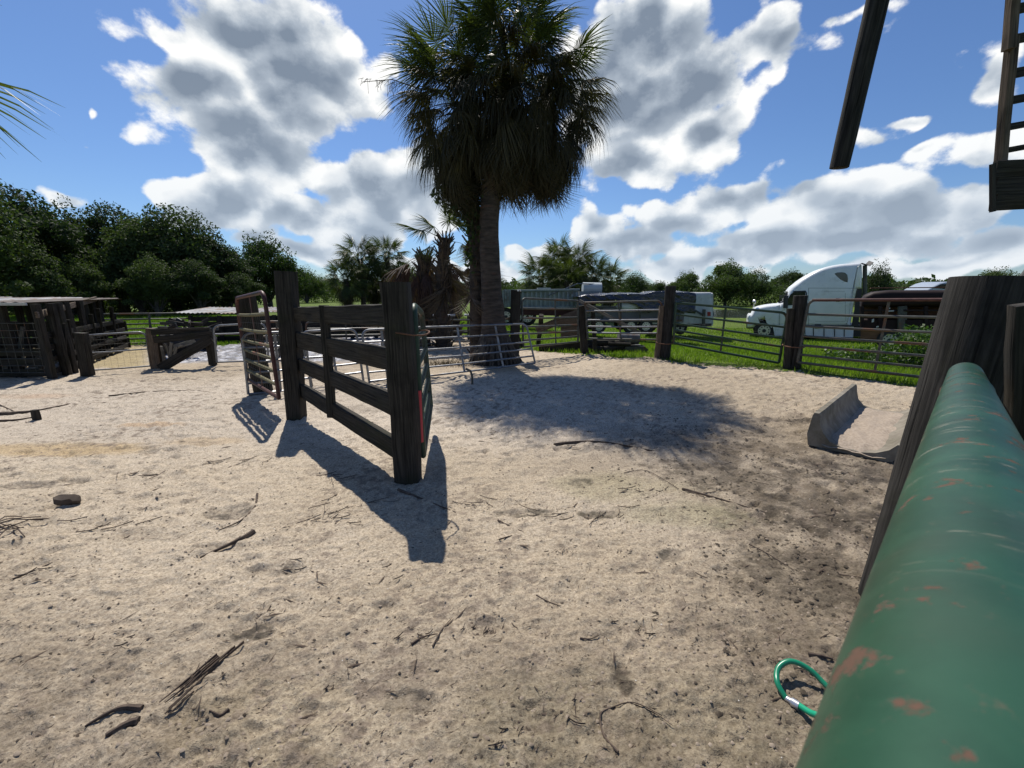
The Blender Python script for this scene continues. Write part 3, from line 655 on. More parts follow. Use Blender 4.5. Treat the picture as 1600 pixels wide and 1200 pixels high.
def frond_mesh(name, mat, Lp, Lb, n, spread, droop, fold, sd, arch=0.25, width=0.040):
    rnd = random.Random(sd); V = []; F = []
    def strip(pts, w, wn):
        b = len(V)
        for (p, ww) in zip(pts, w):
            V.append(p - wn * ww); V.append(p + wn * ww)
        for i in range(len(pts) - 1): F.append((b + 2 * i, b + 2 * i + 1, b + 2 * i + 3, b + 2 * i + 2))
    pet = [Vector((Lp * t, 0, -arch * Lp * t * t)) for t in (0, .25, .5, .75, 1)]
    for wn in (Vector((0, 1, 0)), Vector((0, 0, 1))): strip(pet, [.028, .020, .015, .012, .012], wn)
    d0 = (pet[-1] - pet[-2]).normalized(); hub = pet[-1]
    for i in range(n):
        s = -1 + 2 * i / (n - 1) + rnd.uniform(-.02, .02); a = s * spread
        # the leaf blade folds down on both sides of its arching midrib
        o = hub + d0 * (Lb * 0.33 * max(0, 1 - abs(s)) ** 1.2) + Vector((0, 0, -0.10 * Lb * (1 - abs(s))))
        dr = Vector((math.cos(a), math.sin(a), 0)); dr = (dr + Vector((d0.x * .2, 0, d0.z * .6)) + Vector((0, 0, -fold * abs(s)))).normalized()
        ln = Lb * (1 - .28 * abs(s) ** 2) * rnd.uniform(.85, 1.08); dd = droop * rnd.uniform(.7, 1.5)
        pts = []; side = rnd.uniform(-.10, .10)
        for t in (0, .35, .7, 1):
            pts.append(o + dr * (ln * t) * (1 - 0.18 * dd * t * t) + Vector((0, 0, -dd * ln * (t ** 2.3) * .55)) + Vector((-dr.y, dr.x, 0)) * (side * ln * t * t))
        wn = dr.cross(Vector((0, 0, 1)))
        wn = (wn.normalized() * math.cos(.7 * (1 if i % 2 else -1)) + Vector((0, 0, 1)) * math.sin(.7 * (1 if i % 2 else -1))).normalized()
        wb = width * Lb * .5
        strip(pts, [wb * .55, wb, wb * .7, wb * .08], wn)
    V = [tuple(v) for v in V]
    return np_mesh(name, V, F, mat, smooth=False)
FG = [frond_mesh('frond', FROND_G, 1.0, 1.05, 54, R(140), .45 + .14 * i, .3 + .12 * i, 20 + i, .14 + .07 * i, .032) for i in range(4)]
FM = [frond_mesh('frond', FROND_M, 1.0, 1.08, 50, R(130), .9 + .25 * i, .6, 40 + i, .3, .032) for i in range(4)]
FD = [frond_mesh('dead_frond', FROND_D, .8, 1.0, 26, R(70), 1.2 + .3 * i, .8, 60 + i, .5, .05) for i in range(3)]
FR = [frond_mesh('dead_frond', FROND_R, .55, .8, 24, R(80), 1.5, .9, 70 + i, .8, .06) for i in range(2)]
def frond_matrix(p, az, el, roll, sc):
    x = Vector((math.cos(el) * math.sin(az), math.cos(el) * math.cos(az), math.sin(el)))
    up = Vector((-math.sin(el) * math.sin(az), -math.sin(el) * math.cos(az), math.cos(el)))
    y = up.cross(x); m = Matrix((x, y, up)).transposed().to_4x4()
    return Matrix.Translation(p) @ m @ Matrix.Rotation(roll, 4, 'X') @ Matrix.Diagonal((sc, sc, sc, 1))
def palm_head(root, hd, n, rnd, lo=-70, hi=85, sc=1.0, green=.5, spreadz=.55, dead=0, lean=(0, 0, 0), names='frond'):
    rl = root_loc(root)
    for i in range(n):
        t = (i + .5) / n; el = hi + (lo - hi) * t ** .85 + rnd.uniform(-8, 8); az = i * 2.39996 + rnd.uniform(-.3, .3)
        p = Vector(hd) + Vector((0, 0, spreadz * (.5 - t))) + Vector((math.sin(az), math.cos(az), 0)) * .10 - rl
        me = rnd.choice(FG) if t < green else rnd.choice(FM)
        place('frond', me, parent=root, matrix=frond_matrix(p, az, R(el), rnd.uniform(-.5, .5), sc * rnd.uniform(.85, 1.1)))
    for i in range(dead):
        az = rnd.uniform(0, 6.28); p = Vector(hd) + Vector((0, 0, -.3 - rnd.random() * .7)) + Vector((math.sin(az), math.cos(az), 0)) * .12 - rl
        place('dead_frond', rnd.choice(FD), parent=root, matrix=frond_matrix(p, az, R(rnd.uniform(-80, -45)), rnd.uniform(-.6, .6), sc * rnd.uniform(.7, 1.0)))
def trunk(root, pts, rad, mat, n=14, boots=0, wob=.02, bl=.22):
    b = MB(); P = []; Rr = []
    m = 26
    cv = [Vector(p) for p in pts]
    for i in range(m + 1):
        t = i / m * (len(cv) - 1); k = min(int(t), len(cv) - 2); f = t - k
        p0, p1, p2, p3 = cv[max(k - 1, 0)], cv[k], cv[k + 1], cv[min(k + 2, len(cv) - 1)]
        P.append(0.5 * ((2 * p1) + (p2 - p0) * f + (2 * p0 - 5 * p1 + 4 * p2 - p3) * f * f + (3 * p1 - p0 - 3 * p2 + p3) * f ** 3))
        Rr.append((rad[k] + (rad[k + 1] - rad[k]) * f) * (1 + random.uniform(-.035, .035)))
    b.tube(P, Rr, n, wob=wob); b.build('trunk', mat, root)
    if boots:
        b = MB()
        for i in range(boots):
            t = random.random(); k = t * m; q = P[int(k)]; az = random.uniform(0, 6.28); d = Vector((math.sin(az), math.cos(az), 0))
            p0 = q + d * Rr[int(k)] * .8; p1 = p0 + d * bl * random.uniform(.3, .8) + Vector((random.uniform(-.06, .06), random.uniform(-.06, .06), bl * random.uniform(.4, 1.3)))
            b.beam(p0, p1, .05, .02, None, 1, 0, .1, .03, .01)
        o = b.build('leaf_boots', FROND_D, root, smooth=False); o['kind'] = 'stuff'
rnd = random.Random(3)
pb = Vector((-.42, 10.25, 0))
palm = thing('cabbage_palm', 'tall cabbage palm with a huge shaggy crown standing in the middle of the yard', 'palm tree', pb)
trunk(palm, [(-.42, 10.25, -.3), (-.42, 10.25, .15), (-.44, 10.25, .75), (-.50, 10.25, 2.0), (-.52, 10.2, 3.4), (-.30, 10.2, 5.0), (-.2, 10.2, 5.9)], [.66, .52, .31, .235, .225, .22, .2], BARK, 18, 0, .035)
b = MB()
for i in range(90):
    az = rnd.uniform(0, 6.28); d = Vector((math.sin(az), math.cos(az), 0)); z = rnd.uniform(.25, .7); r0 = .55 - .35 * z
    b.tube([pb + d * r0 + Vector((0, 0, z)), pb + d * (r0 + .14) + Vector((0, 0, z * .5)), pb + d * (.62 + rnd.uniform(-.1, .1)) + Vector((0, 0, -.1))], [.03, .03, .02], 5)
o = b.build('root_mat', BARK2, palm); o['kind'] = 'stuff'
palm_head(palm, (-.05, 10.2, 6.0), 140, rnd, -66, 86, .70, .26, 1.7, 30)
palm_head(palm, (.78, 10.1, 5.5), 90, rnd, -72, 50, .60, .10, 1.2, 12)
palm2 = thing('cabbage_palm', 'second palm trunk wrapped in dead fronds just left of the tall palm', 'palm tree', (-.85, 10.75, 0))
trunk(palm2, [(-.86, 10.75, -.3), (-.88, 10.75, 1), (-.86, 10.7, 2.4), (-.95, 10.7, 3.6), (-1.25, 10.6, 4.6), (-1.4, 10.5, 5.0)], [.24, .2, .2, .19, .18, .18], BARK, 14, 150, .04)
palm_head(palm2, (-1.15, 10.3, 5.55), 120, rnd, -72, 80, .62, .24, 1.5, 16)
for i in range(34):
    z = rnd.uniform(1.6, 3.9); az = rnd.uniform(2.4, 6.9)
    place('dead_frond', rnd.choice(FD), parent=palm2, matrix=frond_matrix(Vector((-.86, 10.72, z)) + Vector((math.sin(az), math.cos(az), 0)) * .15 - Vector((-.85, 10.75, 0)), az, R(rnd.uniform(-85, -55)), rnd.uniform(-1, 1), rnd.uniform(.28, .5)))
# leafless flower stalk sticking out of the crown on the left
b = MB(); s0 = D(660, 140, 10.2); s1 = D(566, 128, 10.2)
b.tube([s0, s0.lerp(s1, .5) + Vector((0, 0, .12)), s1], [.014, .01, .005], 5)
for i in range(46):
    q = s0.lerp(s1, .15 + .85 * rnd.random()) + Vector((0, 0, .08)); b.tube([q, q + Vector((rnd.uniform(-.15, .05), rnd.uniform(-.1, .1), rnd.uniform(-.32, -.02)))], .0045, 3, False)
b.build('flower_stalk', FROND_D, palm2)
# vine leaves climbing under the crown
def leaf_cloud(name, mat, lobes, n, size, sd, flat=0.5, tri=False):
    r = np.random.RandomState(sd); C = np.array([l[:3] for l in lobes], float); Rd = np.array([l[3:6] for l in lobes], float)
    wgt = (Rd[:, 0] * Rd[:, 2]); wgt = wgt / wgt.sum(); idx = r.choice(len(lobes), n, p=wgt)
    d = r.randn(n, 3); d /= np.linalg.norm(d, axis=1)[:, None]
    # lumps on the outline, sparse inside
    lump = 1 + 0.28 * np.sin(d[:, 0] * 5 + idx * 1.7) * np.sin(d[:, 1] * 6 + idx) * np.sin(d[:, 2] * 5 + idx * 2.3)
    rad = np.where(r.rand(n) < .72, r.uniform(.72, 1.14, n), r.uniform(.35, .85, n)) * lump
    P = C[idx] + d * Rd[idx] * rad[:, None]
    nm = d * 0.6 + r.randn(n, 3) * 0.7; nm /= np.linalg.norm(nm, axis=1)[:, None]
    t = np.cross(nm, r.randn(n, 3)); t /= np.linalg.norm(t, axis=1)[:, None]; bt = np.cross(nm, t)
    s = size * r.uniform(.6, 1.35, n)[:, None]
    V = np.stack([P - t * s, P + bt * s * flat, P + t * s, P - bt * s * flat], 1).reshape(-1, 3)
    F = np.arange(4 * n).reshape(n, 4)
    return np_mesh(name, V, F, mat, smooth=False)
vl = [(p.x, p.y, p.z, .35, .3, .4) for p in (D(718, 330, 10.3), D(700, 300, 10.3), D(742, 350, 10.4), D(760, 300, 10.3))] + [(D(735, 395, 10.4).x, 10.4, D(735, 395, 10.4).z, .15, .15, .4)]
vn = thing('climbing_vine', 'dark leafy vine hanging under the palm crown left of the trunk', 'vine', (-.9, 10.4, 2.6))
place('vine_leaves', leaf_cloud('vine_leaves', LEAF_DARK, [(x + .9, y - 10.4, z - 2.6, a, b_, c) for x, y, z, a, b_, c in vl], 420, .075, 4, .5), parent=vn)

# --- broadleaf trees: a few kinds, then copies
def make_lobes(rnd, W_, H_, base, n, dome=1.0):
    lb = []
    for i in range(n):
        a = rnd.uniform(0, 6.28); q = math.sqrt(rnd.random()); z = base + (H_ - base) * (.15 + .75 * rnd.random() * (1 - .45 * q * dome))
        r = rnd.uniform(.11, .28) * W_; lb.append((W_ * .72 * q * math.cos(a) , W_ * .72 * q * math.sin(a), z, r, r, r * .72))
    lb.append((0, 0, base + (H_ - base) * .55, W_ * .5, W_ * .5, (H_ - base) * .38)); return lb
TREE_KIND = {}
def tree_kind(key, W_, H_, base, nl, n, size, mat, sd, limbs=6):
    rnd = random.Random(sd); lb = make_lobes(rnd, W_, H_, base, nl)
    cr = leaf_cloud('crown', mat, lb, n, size, sd); st = random.getstate(); random.seed(sd)
    b = MB(); hh = base + (H_ - base) * .35
    b.tube([Vector((0, 0, -.4)), Vector((.1, 0, base * .6)), Vector((0, .1, hh))], [.05 * H_, .032 * H_, .022 * H_], 9, wob=.05)
    for l in rnd.sample(lb[:-1], limbs):
        b.tube([Vector((0, .05, base * .55)), Vector((l[0] * .4, l[1] * .4, (base + l[2]) / 2 * .9)), Vector(l[:3])], [.018 * H_, .013 * H_, .004 * H_], 6)
    tk = b.mesh('trunk', BARK2, Vector((0, 0, 0))); random.setstate(st)
    TREE_KIND[key] = (tk, cr)
tree_kind('oak_a', 4.6, 9.0, 1.6, 24, 21000, .125, LEAF_DARK, 1)
tree_kind('oak_b', 4.2, 9.0, .8, 22, 21000, .12, LEAF_DARK, 2)
tree_kind('oak_c', 5.2, 8.0, 1.2, 26, 20000, .14, LEAF_OAK, 3)
tree_kind('oak_d', 5.4, 8.0, .4, 22, 17000, .14, LEAF_OAK, 4)
tree_kind('thin', 3.2, 9.0, 4.8, 8, 5200, .11, LEAF_DARK, 6)
tree_kind('bush', 1.6, 2.6, .2, 9, 5200, .085, LEAF_LIGHT, 7, 3)
def tree(kind, x, y, sc, rz, label, group=None, name='oak_tree', cat='tree', zs=1.0):
    tk, cr = TREE_KIND[kind]; z = zfield(x, y)
    t = thing(name, label, cat, (x, y, z - .05), group); t.rotation_euler = (0, 0, rz); t.scale = (sc, sc, sc * zs)
    place('trunk', tk, parent=t); place('crown', cr, parent=t); return t
def tree_at(kind, u, vtop, Y, rz, label, H_, group=None, name='oak_tree', cat='tree', wide=1.0):
    p = D(u, vtop, Y); z = zfield(p.x, Y); sc = (p.z - z) / H_
    return tree(kind, p.x, Y, sc * wide, rz, label, group, name, cat, 1 / wide)
WG = 'trees of the dark wood on the left'
for i, (k, u, v, Y, w, lab) in enumerate([
    ('oak_b', -60, 280, 26, 1.0, 'tall dark tree cut by the left edge of the wood'),
    ('oak_a', 12, 292, 31, 1.0, 'broad dark tree above the left end of the shed roof'),
    ('oak_b', 78, 318, 34, 1.0, 'rounded dark tree right of the leftmost broad one'),
    ('thin', 160, 306, 37, 1.0, 'thin open crowned tree sticking up above its neighbours on the left'),
    ('thin', 208, 326, 38, 1.0, 'second thin open crowned tree, just right of the tallest thin one'),
    ('oak_a', 128, 352, 35, 1.0, 'low dark tree beneath the thin open crowned trees'),
    ('oak_b', 195, 348, 34, 1.0, 'dark tree behind the mesh gate'),
    ('oak_a', 252, 322, 36, 1.0, 'tallest rounded tree in the middle of the dark wood'),
    ('oak_b', 302, 338, 37, 1.0, 'dark tree with a lumpy top left of the lone clear crowned oak'),
    ('oak_a', 346, 382, 38, 1.0, 'lower tree at the right hand end of the dark wood'),
    ('oak_c', 408, 368, 46, .9, 'separate round oak just behind the tall fence post'),
    ('oak_d', 474, 418, 70, 1.0, 'small far oak right of the tall fence post'),
    ('oak_b', 40, 380, 28, 1.1, 'low bushy tree behind the shed roof'),
    ('oak_b', 232, 400, 31, 1.1, 'low bushy tree at the wood edge behind the broken planks'),
    ('oak_a', 300, 405, 33, 1.1, 'low bushy tree at the wood edge behind the little tin roof'),
    ('oak_b', 120, 405, 30, 1.1, 'low bushy tree at the wood edge behind the shed roof tip'),
    ('oak_a', 370, 425, 36, 1.2, 'low dark thicket tree between the wood and the rusty gate')]):
    tree_at(k, u, v, Y, i * 1.3, lab, {'thin': 9.3}.get(k, 8.6 if k != 'oak_c' and k != 'oak_d' else 7.6), WG, 'woodland_tree', wide=w)
FGp = 'far trees along the edge of the pasture'
for i, (k, u, v, Y, w, lab) in enumerate([
    ('oak_d', 505, 432, 90, 1.2, 'far low tree left of the far palm clump'),
    ('oak_c', 548, 436, 95, 1.2, 'far low tree partly behind the left side of the far palm clump'),
    ('oak_c', 640, 424, 85, 1.1, 'dark far tree between the palm clump and the dead palms'),
    ('oak_d', 700, 434, 80, 1.4, 'dark far tree behind the dead palms'),
    ('oak_c', 742, 440, 100, 1.2, 'far low tree behind the trunk of the tall palm'),
    ('oak_d', 782, 434, 95, 1.0, 'far tree just right of the tall palm trunk'),
    ('oak_c', 822, 440, 110, 1.2, 'far low tree behind the left end of the dump trailer'),
    ('oak_d', 992, 426, 90, 1.1, 'far tree above the black tarpaulin'),
    ('oak_c', 1030, 440, 85, 1.1, 'low far tree behind the round middle post'),
    ('oak_c', 1076, 424, 80, .9, 'far oak above the white van'),
    ('oak_c', 1140, 408, 74, .95, 'largest far oak, left of the white truck'),
    ('oak_d', 1182, 420, 78, .9, 'far oak adjoining the right side of the largest one'),
    ('oak_c', 1236, 422, 85, 1.0, 'far oak above the truck windscreen'),
    ('oak_d', 1290, 440, 80, 1.0, 'far oak hidden mostly behind the truck sleeper'),
    ('oak_d', 1436, 440, 110, 1.4, 'low far tree above the dark trailer roof'),
    ('oak_c', 1490, 436, 105, 1.3, 'low far tree left of the big round post top'),
    ('oak_c', 1560, 420, 75, 1.2, 'far tree peeping over the big round post'),
    ('oak_c', 1680, 430, 75, 1.2, 'far tree beyond the right edge')]):
    tree_at(k, u, v, Y, i * 1.9 + .4, lab, 7.6, FGp, 'far_oak', wide=w)
tree_at('oak_b', 1378, 411, 28, 2.2, 'bright green small tree rising behind the truck cab', 8.6, None, 'small_tree', wide=.62)
lb = []
for i in range(46):
    p = D(-160 + i * 12.3, 480, 33 + rnd.uniform(-2, 5) + i * .12); lb.append((p.x, p.y, rnd.uniform(.4, 2.6), 1.6, 1.4, rnd.uniform(1.0, 2.2)))
lb2 = []
for i in range(120):
    u = 470 + i * 10; Y = 76 + rnd.uniform(-4, 14); p = D(u, 470, Y); lb2.append((p.x, p.y, zfield(p.x, p.y) + rnd.uniform(.3, 2.4), 2.6, 2.2, rnd.uniform(1.0, 2.6)))
o = place('hedge_growth', leaf_cloud('hedge_growth', LEAF_OAK, lb2, 42000, .20, 78)); tag(o, 'dense low growth along the far side of the pasture and pond', 'undergrowth', kind='stuff')
o = place('undergrowth', leaf_cloud('undergrowth', LEAF_DARK, lb, 36000, .15, 77)); tag(o, 'dense dark undergrowth along the foot of the wood', 'undergrowth', kind='stuff')
# far edge of woods all round, one mass
r = np.random.RandomState(8); n = 52000; th = r.uniform(0, 2 * np.pi, n)
rad = 150 + 40 * r.rand(n) + 25 * np.sin(th * 5) ; hgt = (5.5 + 2.2 * vnoise(th * 38, th * 0, 3) * 2 + 1.6 * vnoise(th * 110, th * 0, 9)) * np.sqrt(r.rand(n))
P = np.stack([rad * np.sin(th), rad * np.cos(th), hgt - .8], 1); nm = r.randn(n, 3); nm /= np.linalg.norm(nm, axis=1)[:, None]
t_ = np.cross(nm, r.randn(n, 3)); t_ /= np.linalg.norm(t_, axis=1)[:, None]; bt = np.cross(nm, t_); s = r.uniform(.4, .9, n)[:, None]
V = np.stack([P - t_ * s, P + bt * s * .6, P + t_ * s, P - bt * s * .6], 1).reshape(-1, 3)
o = place('distant_woods', np_mesh('distant_woods', V, np.arange(4 * n).reshape(n, 4), LEAF_OAK, False)); tag(o, 'low line of distant woods along the horizon', 'woods', kind='stuff')

# --- clumps of palms far behind
def small_palm(label, x, y, H_, sc, n, rnd, group, dead=6, green=.7, name='cabbage_palm', lo=-75):
    z = zfield(x, y); rt = thing(name, label, 'palm tree', (x, y, z), group)
    trunk(rt, [(x, y, z - .3), (x + .05, y, z + H_ * .5), (x, y, z + H_)], [.2, .17, .17], BARK, 9, 40, .03)
    palm_head(rt, (x, y, z + H_), n, rnd, lo, 85, sc, green, .5, dead); return rt
CG = 'cabbage palms of the clump left of the dead palms'
for u, v, Y, sc, lab in ((540, 436, 29, .82, 'leftmost, lower palm of the far clump behind the board fence'), (562, 404, 30, .9, 'palm with the left hand tall crown in the far clump'), (604, 402, 31, .9, 'palm with the right hand tall crown in the far clump'), (583, 436, 32, .9, 'lower palm between the two tall crowns of the far clump'), (632, 442, 30, .8, 'lowest palm at the right of the far clump')):
    p = D(u, v, Y); small_palm(lab, p.x, Y, p.z - zfield(p.x, Y), sc * .85, 58, rnd, CG, 10)
CG = 'cabbage palms behind the dump trailer'
for u, v, Y, sc, lab in ((846, 432, 33, 1.0, 'leftmost palm of the group behind the dump trailer'), (872, 410, 35, 1.05, 'tallest palm of the group behind the dump trailer'), (902, 414, 34, 1.0, 'second tallest palm behind the dump trailer, right of the tallest'), (928, 432, 33, .9, 'shorter palm above the pale tank on the dump trailer'), (952, 440, 34, .85, 'rightmost palm of the group, beside the tarpaulin'), (885, 440, 32, 1., 'low palm filling the middle of the group')):
    p = D(u, v, Y); small_palm(lab, p.x, Y, p.z - zfield(p.x, Y), sc * .85, 58, rnd, CG, 10)
# dead palms behind the near fence post
for u0, v0, vt, Y, wtr, lab, top in ((662, 516, 398, 13.3, .25, 'dead palm with a drooping reddish brown head', 'red'), (694, 522, 372, 13.0, .23, 'ragged palm with a skirt of dead fronds and a few green fronds on top', 'green'),
                              (633, 522, 430, 13.8, .24, 'dead leaning palm stump right behind the near fence post', 'stub'), (677, 500, 440, 16.5, .2, 'dark palm stump between the two ragged palms', 'stub'), (712, 498, 430, 16.0, .2, 'thin dark palm stump left of the wrapped trunk', 'stub')):
    p0 = D(u0, v0, Y); p1 = D(u0 + (2 if top != 'stub' else -6), vt, Y); z0 = min(p0.z, 0)
    rt = thing('ragged_palm', lab, 'palm tree', (p0.x, Y, z0))
    trunk(rt, [(p0.x, Y, z0 - .3), (p0.x - .05, Y, p1.z * .5), (p1.x, Y, p1.z)], [wtr, wtr * .8, wtr * .7], BARK, 10, 260, .05, .26)
    if top != 'stub' or u0 == 633:
        for i in range(16 if top != 'red' else 10):
            z = p1.z - rnd.uniform(.0, 1.1 if top != 'stub' else .5); az = rnd.uniform(0, 6.28)
            place('dead_frond', rnd.choice(FD), parent=rt, matrix=frond_matrix(Vector((p1.x - p0.x, 0, z - z0)), az, R(rnd.uniform(-85, -50)), rnd.uniform(-1, 1), rnd.uniform(.5, .75)))
    if top == 'red':
        for i in range(15):
            az = i * 2.4; place('dead_frond', FR[i % 2], parent=rt, matrix=frond_matrix(Vector((p1.x - p0.x, 0, p1.z - z0 - .1)), az, R(rnd.uniform(-40, 25)), rnd.uniform(-1, 1), rnd.uniform(.7, .95)))
    if top == 'green':
        for i, (az, el, sc) in enumerate(((R(-85), R(35), .72), (R(-60), R(60), .6), (R(20), R(78), .72), (R(60), R(70), .62), (R(150), R(72), .6), (R(95), R(5), .5), (R(-120), R(0), .5))):
            place('frond', FG[i % 4], parent=rt, matrix=frond_matrix(Vector((p1.x - p0.x, 0, p1.z - z0 - .1)), az, el, 0, sc))
# palm outside the left edge whose frond tips reach into the picture
rt = thing('cabbage_palm', 'palm whose hanging frond tips show at the upper left edge', 'palm tree', (-8.3, 4.9, 0))
trunk(rt, [(-8.3, 4.9, -.3), (-8.3, 4.9, 2), (-8.25, 4.9, 4.1)], [.25, .2, .19], BARK, 12, 60)
palm_head(rt, (-8.25, 4.9, 4.15), 40, rnd, -50, 80, .95, .6, .5, 6)
# ------------------------------------------------------------------ left side: low shed, mesh gate, broken planks, tin roofs
TIN = weathered('old_tin_sheet', (0.13, 0.135, 0.145), (0.26, 0.265, 0.28), (0.12, 0.075, 0.05), 0.65, 'Object', (1, 1, 1), ns=3, metal=.3, patch=(.45, .65))
TINR = weathered('rusty_tin_sheet', (0.06, 0.048, 0.042), (0.12, 0.095, 0.08), (0.04, 0.034, 0.03), 0.8, 'Object', ns=3)
shed = thing('animal_shed', 'low dark open shed with a tin roof on crooked posts at the left edge', 'shed', (-10.5, 9, 0))
def roof_sheet(p0, p1, p2, p3, name, mat, parent, ribs=12, amp=.02, th=.012, loc=None):
    """corrugated sheet between four corners"""
    p0, p1, p2, p3 = map(Vector, (p0, p1, p2, p3)); n = ribs * 4; b = MB(); nr = (p1 - p0).cross(p3 - p0).normalized()
    for s in (0, 1):
        rg = []
        for i in range(n + 1):
            t = i / n; q = nr * (amp * math.sin(t * ribs * 2 * math.pi) - s * th)
            rg.append((p0.lerp(p1, t) + q, p3.lerp(p2, t) + q))
        rows = [[a.lerp(c, k / 4) for a, c in rg] for k in range(5)]
        b.quad_strip(rows, False, None, False)
    return b.build(name, mat, parent, loc=loc, smooth=False)
rf = D(-140, 474, 7.7), D(58, 470.5, 8.3), D(200, 465, 12.6), D(60, 464, 14.0)
rc = [Vector((-15.0, 7.9, 1.50)), Vector((-9.35, 8.15, 1.50)), Vector((-11.55, 12.6, 1.51)), Vector((-17.0, 12.8, 1.54))]
for i in range(5):
    a, b_ = i / 5, (i + 1) / 5 - .004
    q = [rc[0].lerp(rc[1], a), rc[0].lerp(rc[1], b_), rc[3].lerp(rc[2], b_), rc[3].lerp(rc[2], a)]
    if i % 2: q = [v + Vector((0, 0, .012)) for v in q]
    roof_sheet(*q, 'roof_sheet', TIN if i % 2 else TINR, shed, 5, .016)
b = MB(); b.beam(rc[0] + Vector((0, -.05, -.03)), rc[1] + Vector((.06, -.05, -.03)), .05, .03, None, 6, .002); b.build('edge_board', plain('pale_edge', (.5, .5, .5), .6), shed)
b = MB(); b.beam(D(57, 492, 8.05), D(150, 467, 11.4), .12, .04, None, 4, .003); b.build('rafter', WOOD_BROWN, shed)
for (u, v, Y) in ((-60, 0, 8.2), (14, 0, 8.3), (63, 0, 8.15), (88, 0, 8.5), (34, 0, 9.6), (112, 0, 9.4), (128, 0, 10.0), (138, 0, 10.9), (147, 0, 11.6), (156, 0, 12.4), (100, 0, 8.8), (-10, 0, 10.4), (50, 0, 11.2), (76, 0, 12.2)):
    x = (u - 800) / 650 * (Y * math.cos(PITCH) + .15); b = MB(); lean = random.uniform(-.06, .06)
    b.beam((x, Y, -.2), (x + lean, Y + random.uniform(-.05, .05), 1.47 + (Y - 8) * .01), random.uniform(.09, .15), .10, (1, 0, 0), 5, .008); b.build('shed_post', WOOD_DARK, shed)
def rails(root, p0, p1, zs, w, mat, name='rail', jit=.005, t=.03):
    for z in zs:
        b = MB(); a = Vector((p0[0], p0[1], z + random.uniform(-.02, .02))); c = Vector((p1[0], p1[1], z + random.uniform(-.02, .02)))
        b.beam(a, c, w, t, (0, 0, 1), 8, jit); b.build(name, mat, root)
rails(shed, (-15, 8.25), (-9.3, 8.25), (.12, .32, .52), .15, WOOD_DARK)
rails(shed, (-9.25, 8.3), (-11.5, 12.4), (.15, .4, .62, .86), .11, WOOD_DARK)
rails(shed, (-17, 12.6), (-11.6, 12.6), (.1, .27, .44, .61, .78), .155, WOOD_DARK)  # close-set back boards, added so the shed's inside reads dark
rails(shed, (-15.5, 10.4), (-10.4, 10.4), (.2, .42, .66), .14, WOOD_DARK)
b = MB()                                        # welded wire stock panel on the shed front
for i in range(34): b.tube([(-14.8 + i * .165, 8.18, .1), (-14.8 + i * .165, 8.18, 1.12)], .006, 4, False)
for i in range(8): b.tube([(-14.9, 8.17, .12 + i * .14), (-9.3, 8.17, .12 + i * .14)], .007, 4, False)
o = b.build('wire_panel', DARKTUBE, shed); o['kind'] = 'stuff'
for i in range(13):                             # crooked loose pickets
    x = -10.9 + random.random() * 1.6; y = 8.35 + random.random() * .6; b = MB()
    b.beam((x, y, 0), (x + random.uniform(-.25, .25), y + .1, random.uniform(.7, 1.3)), .07, .03, (1, 0, 0), 3, .006); b.build('picket', WOOD_DARK if i % 3 else WOOD_GREY, shed)
for i in range(9):
    y = 8.7 + i * .42; x = -9.3 - (y - 8.3) * .55; b = MB(); b.beam((x, y, 0), (x + random.uniform(-.1, .1), y, random.uniform(1.0, 1.3)), .10, .03, (1, 0, 0), 3, .006); b.build('picket', WOOD_DARK, shed)
g = G(136, 587); post(g, D(127, 520, g.y), .2, WOOD_DARK, 'dark leaning corner post of the shed beside the mesh gate', .14, jit=.01)
for i, (u, v, s) in enumerate(((104, 573, .16), (86, 575, .09))):
    p = G(u, v); b = MB(); b.ball(p + Vector((0, 0, s * .4)), s, 7, 5, (1.2, .9, .6), .12); tag(b.build('stone', plain('pale_stone', (.42, .4, .37), .9)), ('larger', 'smaller')[i] + ' pale lump lying in the shade under the shed', 'stone', 'pale lumps under the shed')
# mesh gate and the farther tube gate behind it
m0, m1 = G(145, 582), G(236, 575)
gate('low gate of galvanised pipe and chain link between the shed and the broken planks', m0 + Vector((0, 0, .05)), D(134, 524, m0.y), m1 + Vector((0, 0, .05)), D(227, 518, m1.y), [.5], GALV, .016, (), (0, 1, 0, 1, .10), (0, 1), name='mesh_gate')
gate('dark tube gate standing at the edge of the grass behind the mesh gate', D(163, 538, 13.7), D(157, 491, 13.7), D(236, 536, 13.9), D(233, 490, 13.9), [.16, .33, .5, .66, .82], DARKTUBE, .026, (), None, (1, 0))
gate('dark tube gate behind the broken plank fence, continuing to the right', D(240, 536, 13.9), D(232, 490, 13.95), D(300, 535, 14.6), D(298, 489, 14.6), [.16, .33, .5, .66, .82], DARKTUBE, .024, (), None, (0, 1))
# broken plank fence
bp = thing('broken_fence', 'collapsed grey plank fence with a long diagonal board between two short posts', 'fence', (-7.6, 9.4, 0))
def stick(u0, v0, u1, v1, Y0, Y1, w, mat, name, t=.03, seg=4, j=.004, root=bp):
    b = MB(); b.beam(D(u0, v0, Y0), D(u1, v1, Y1), w, t, (0, 0, 1) if abs(v1 - v0) < abs(u1 - u0) * 1.5 else (1, 0, 0), seg, j); return b.build(name, mat, root)
stick(244, 582, 235, 513, 9.35, 9.35, .16, WOOD_BROWN, 'fence_post', .12)
stick(256, 580, 250, 530, 9.5, 9.5, .13, WOOD_DARK, 'fence_post', .06)
stick(333, 570, 324, 514, 9.75, 9.75, .15, WOOD_DARK, 'fence_post', .12)
stick(236, 519, 328, 516, 9.28, 9.65, .13, WOOD_DARK, 'plank')
stick(240, 531, 332, 522, 9.25, 9.62, .15, WOOD_DARK, 'plank')
stick(250, 576, 330, 529, 9.2, 9.6, .20, WOOD_DARK, 'plank', .04)
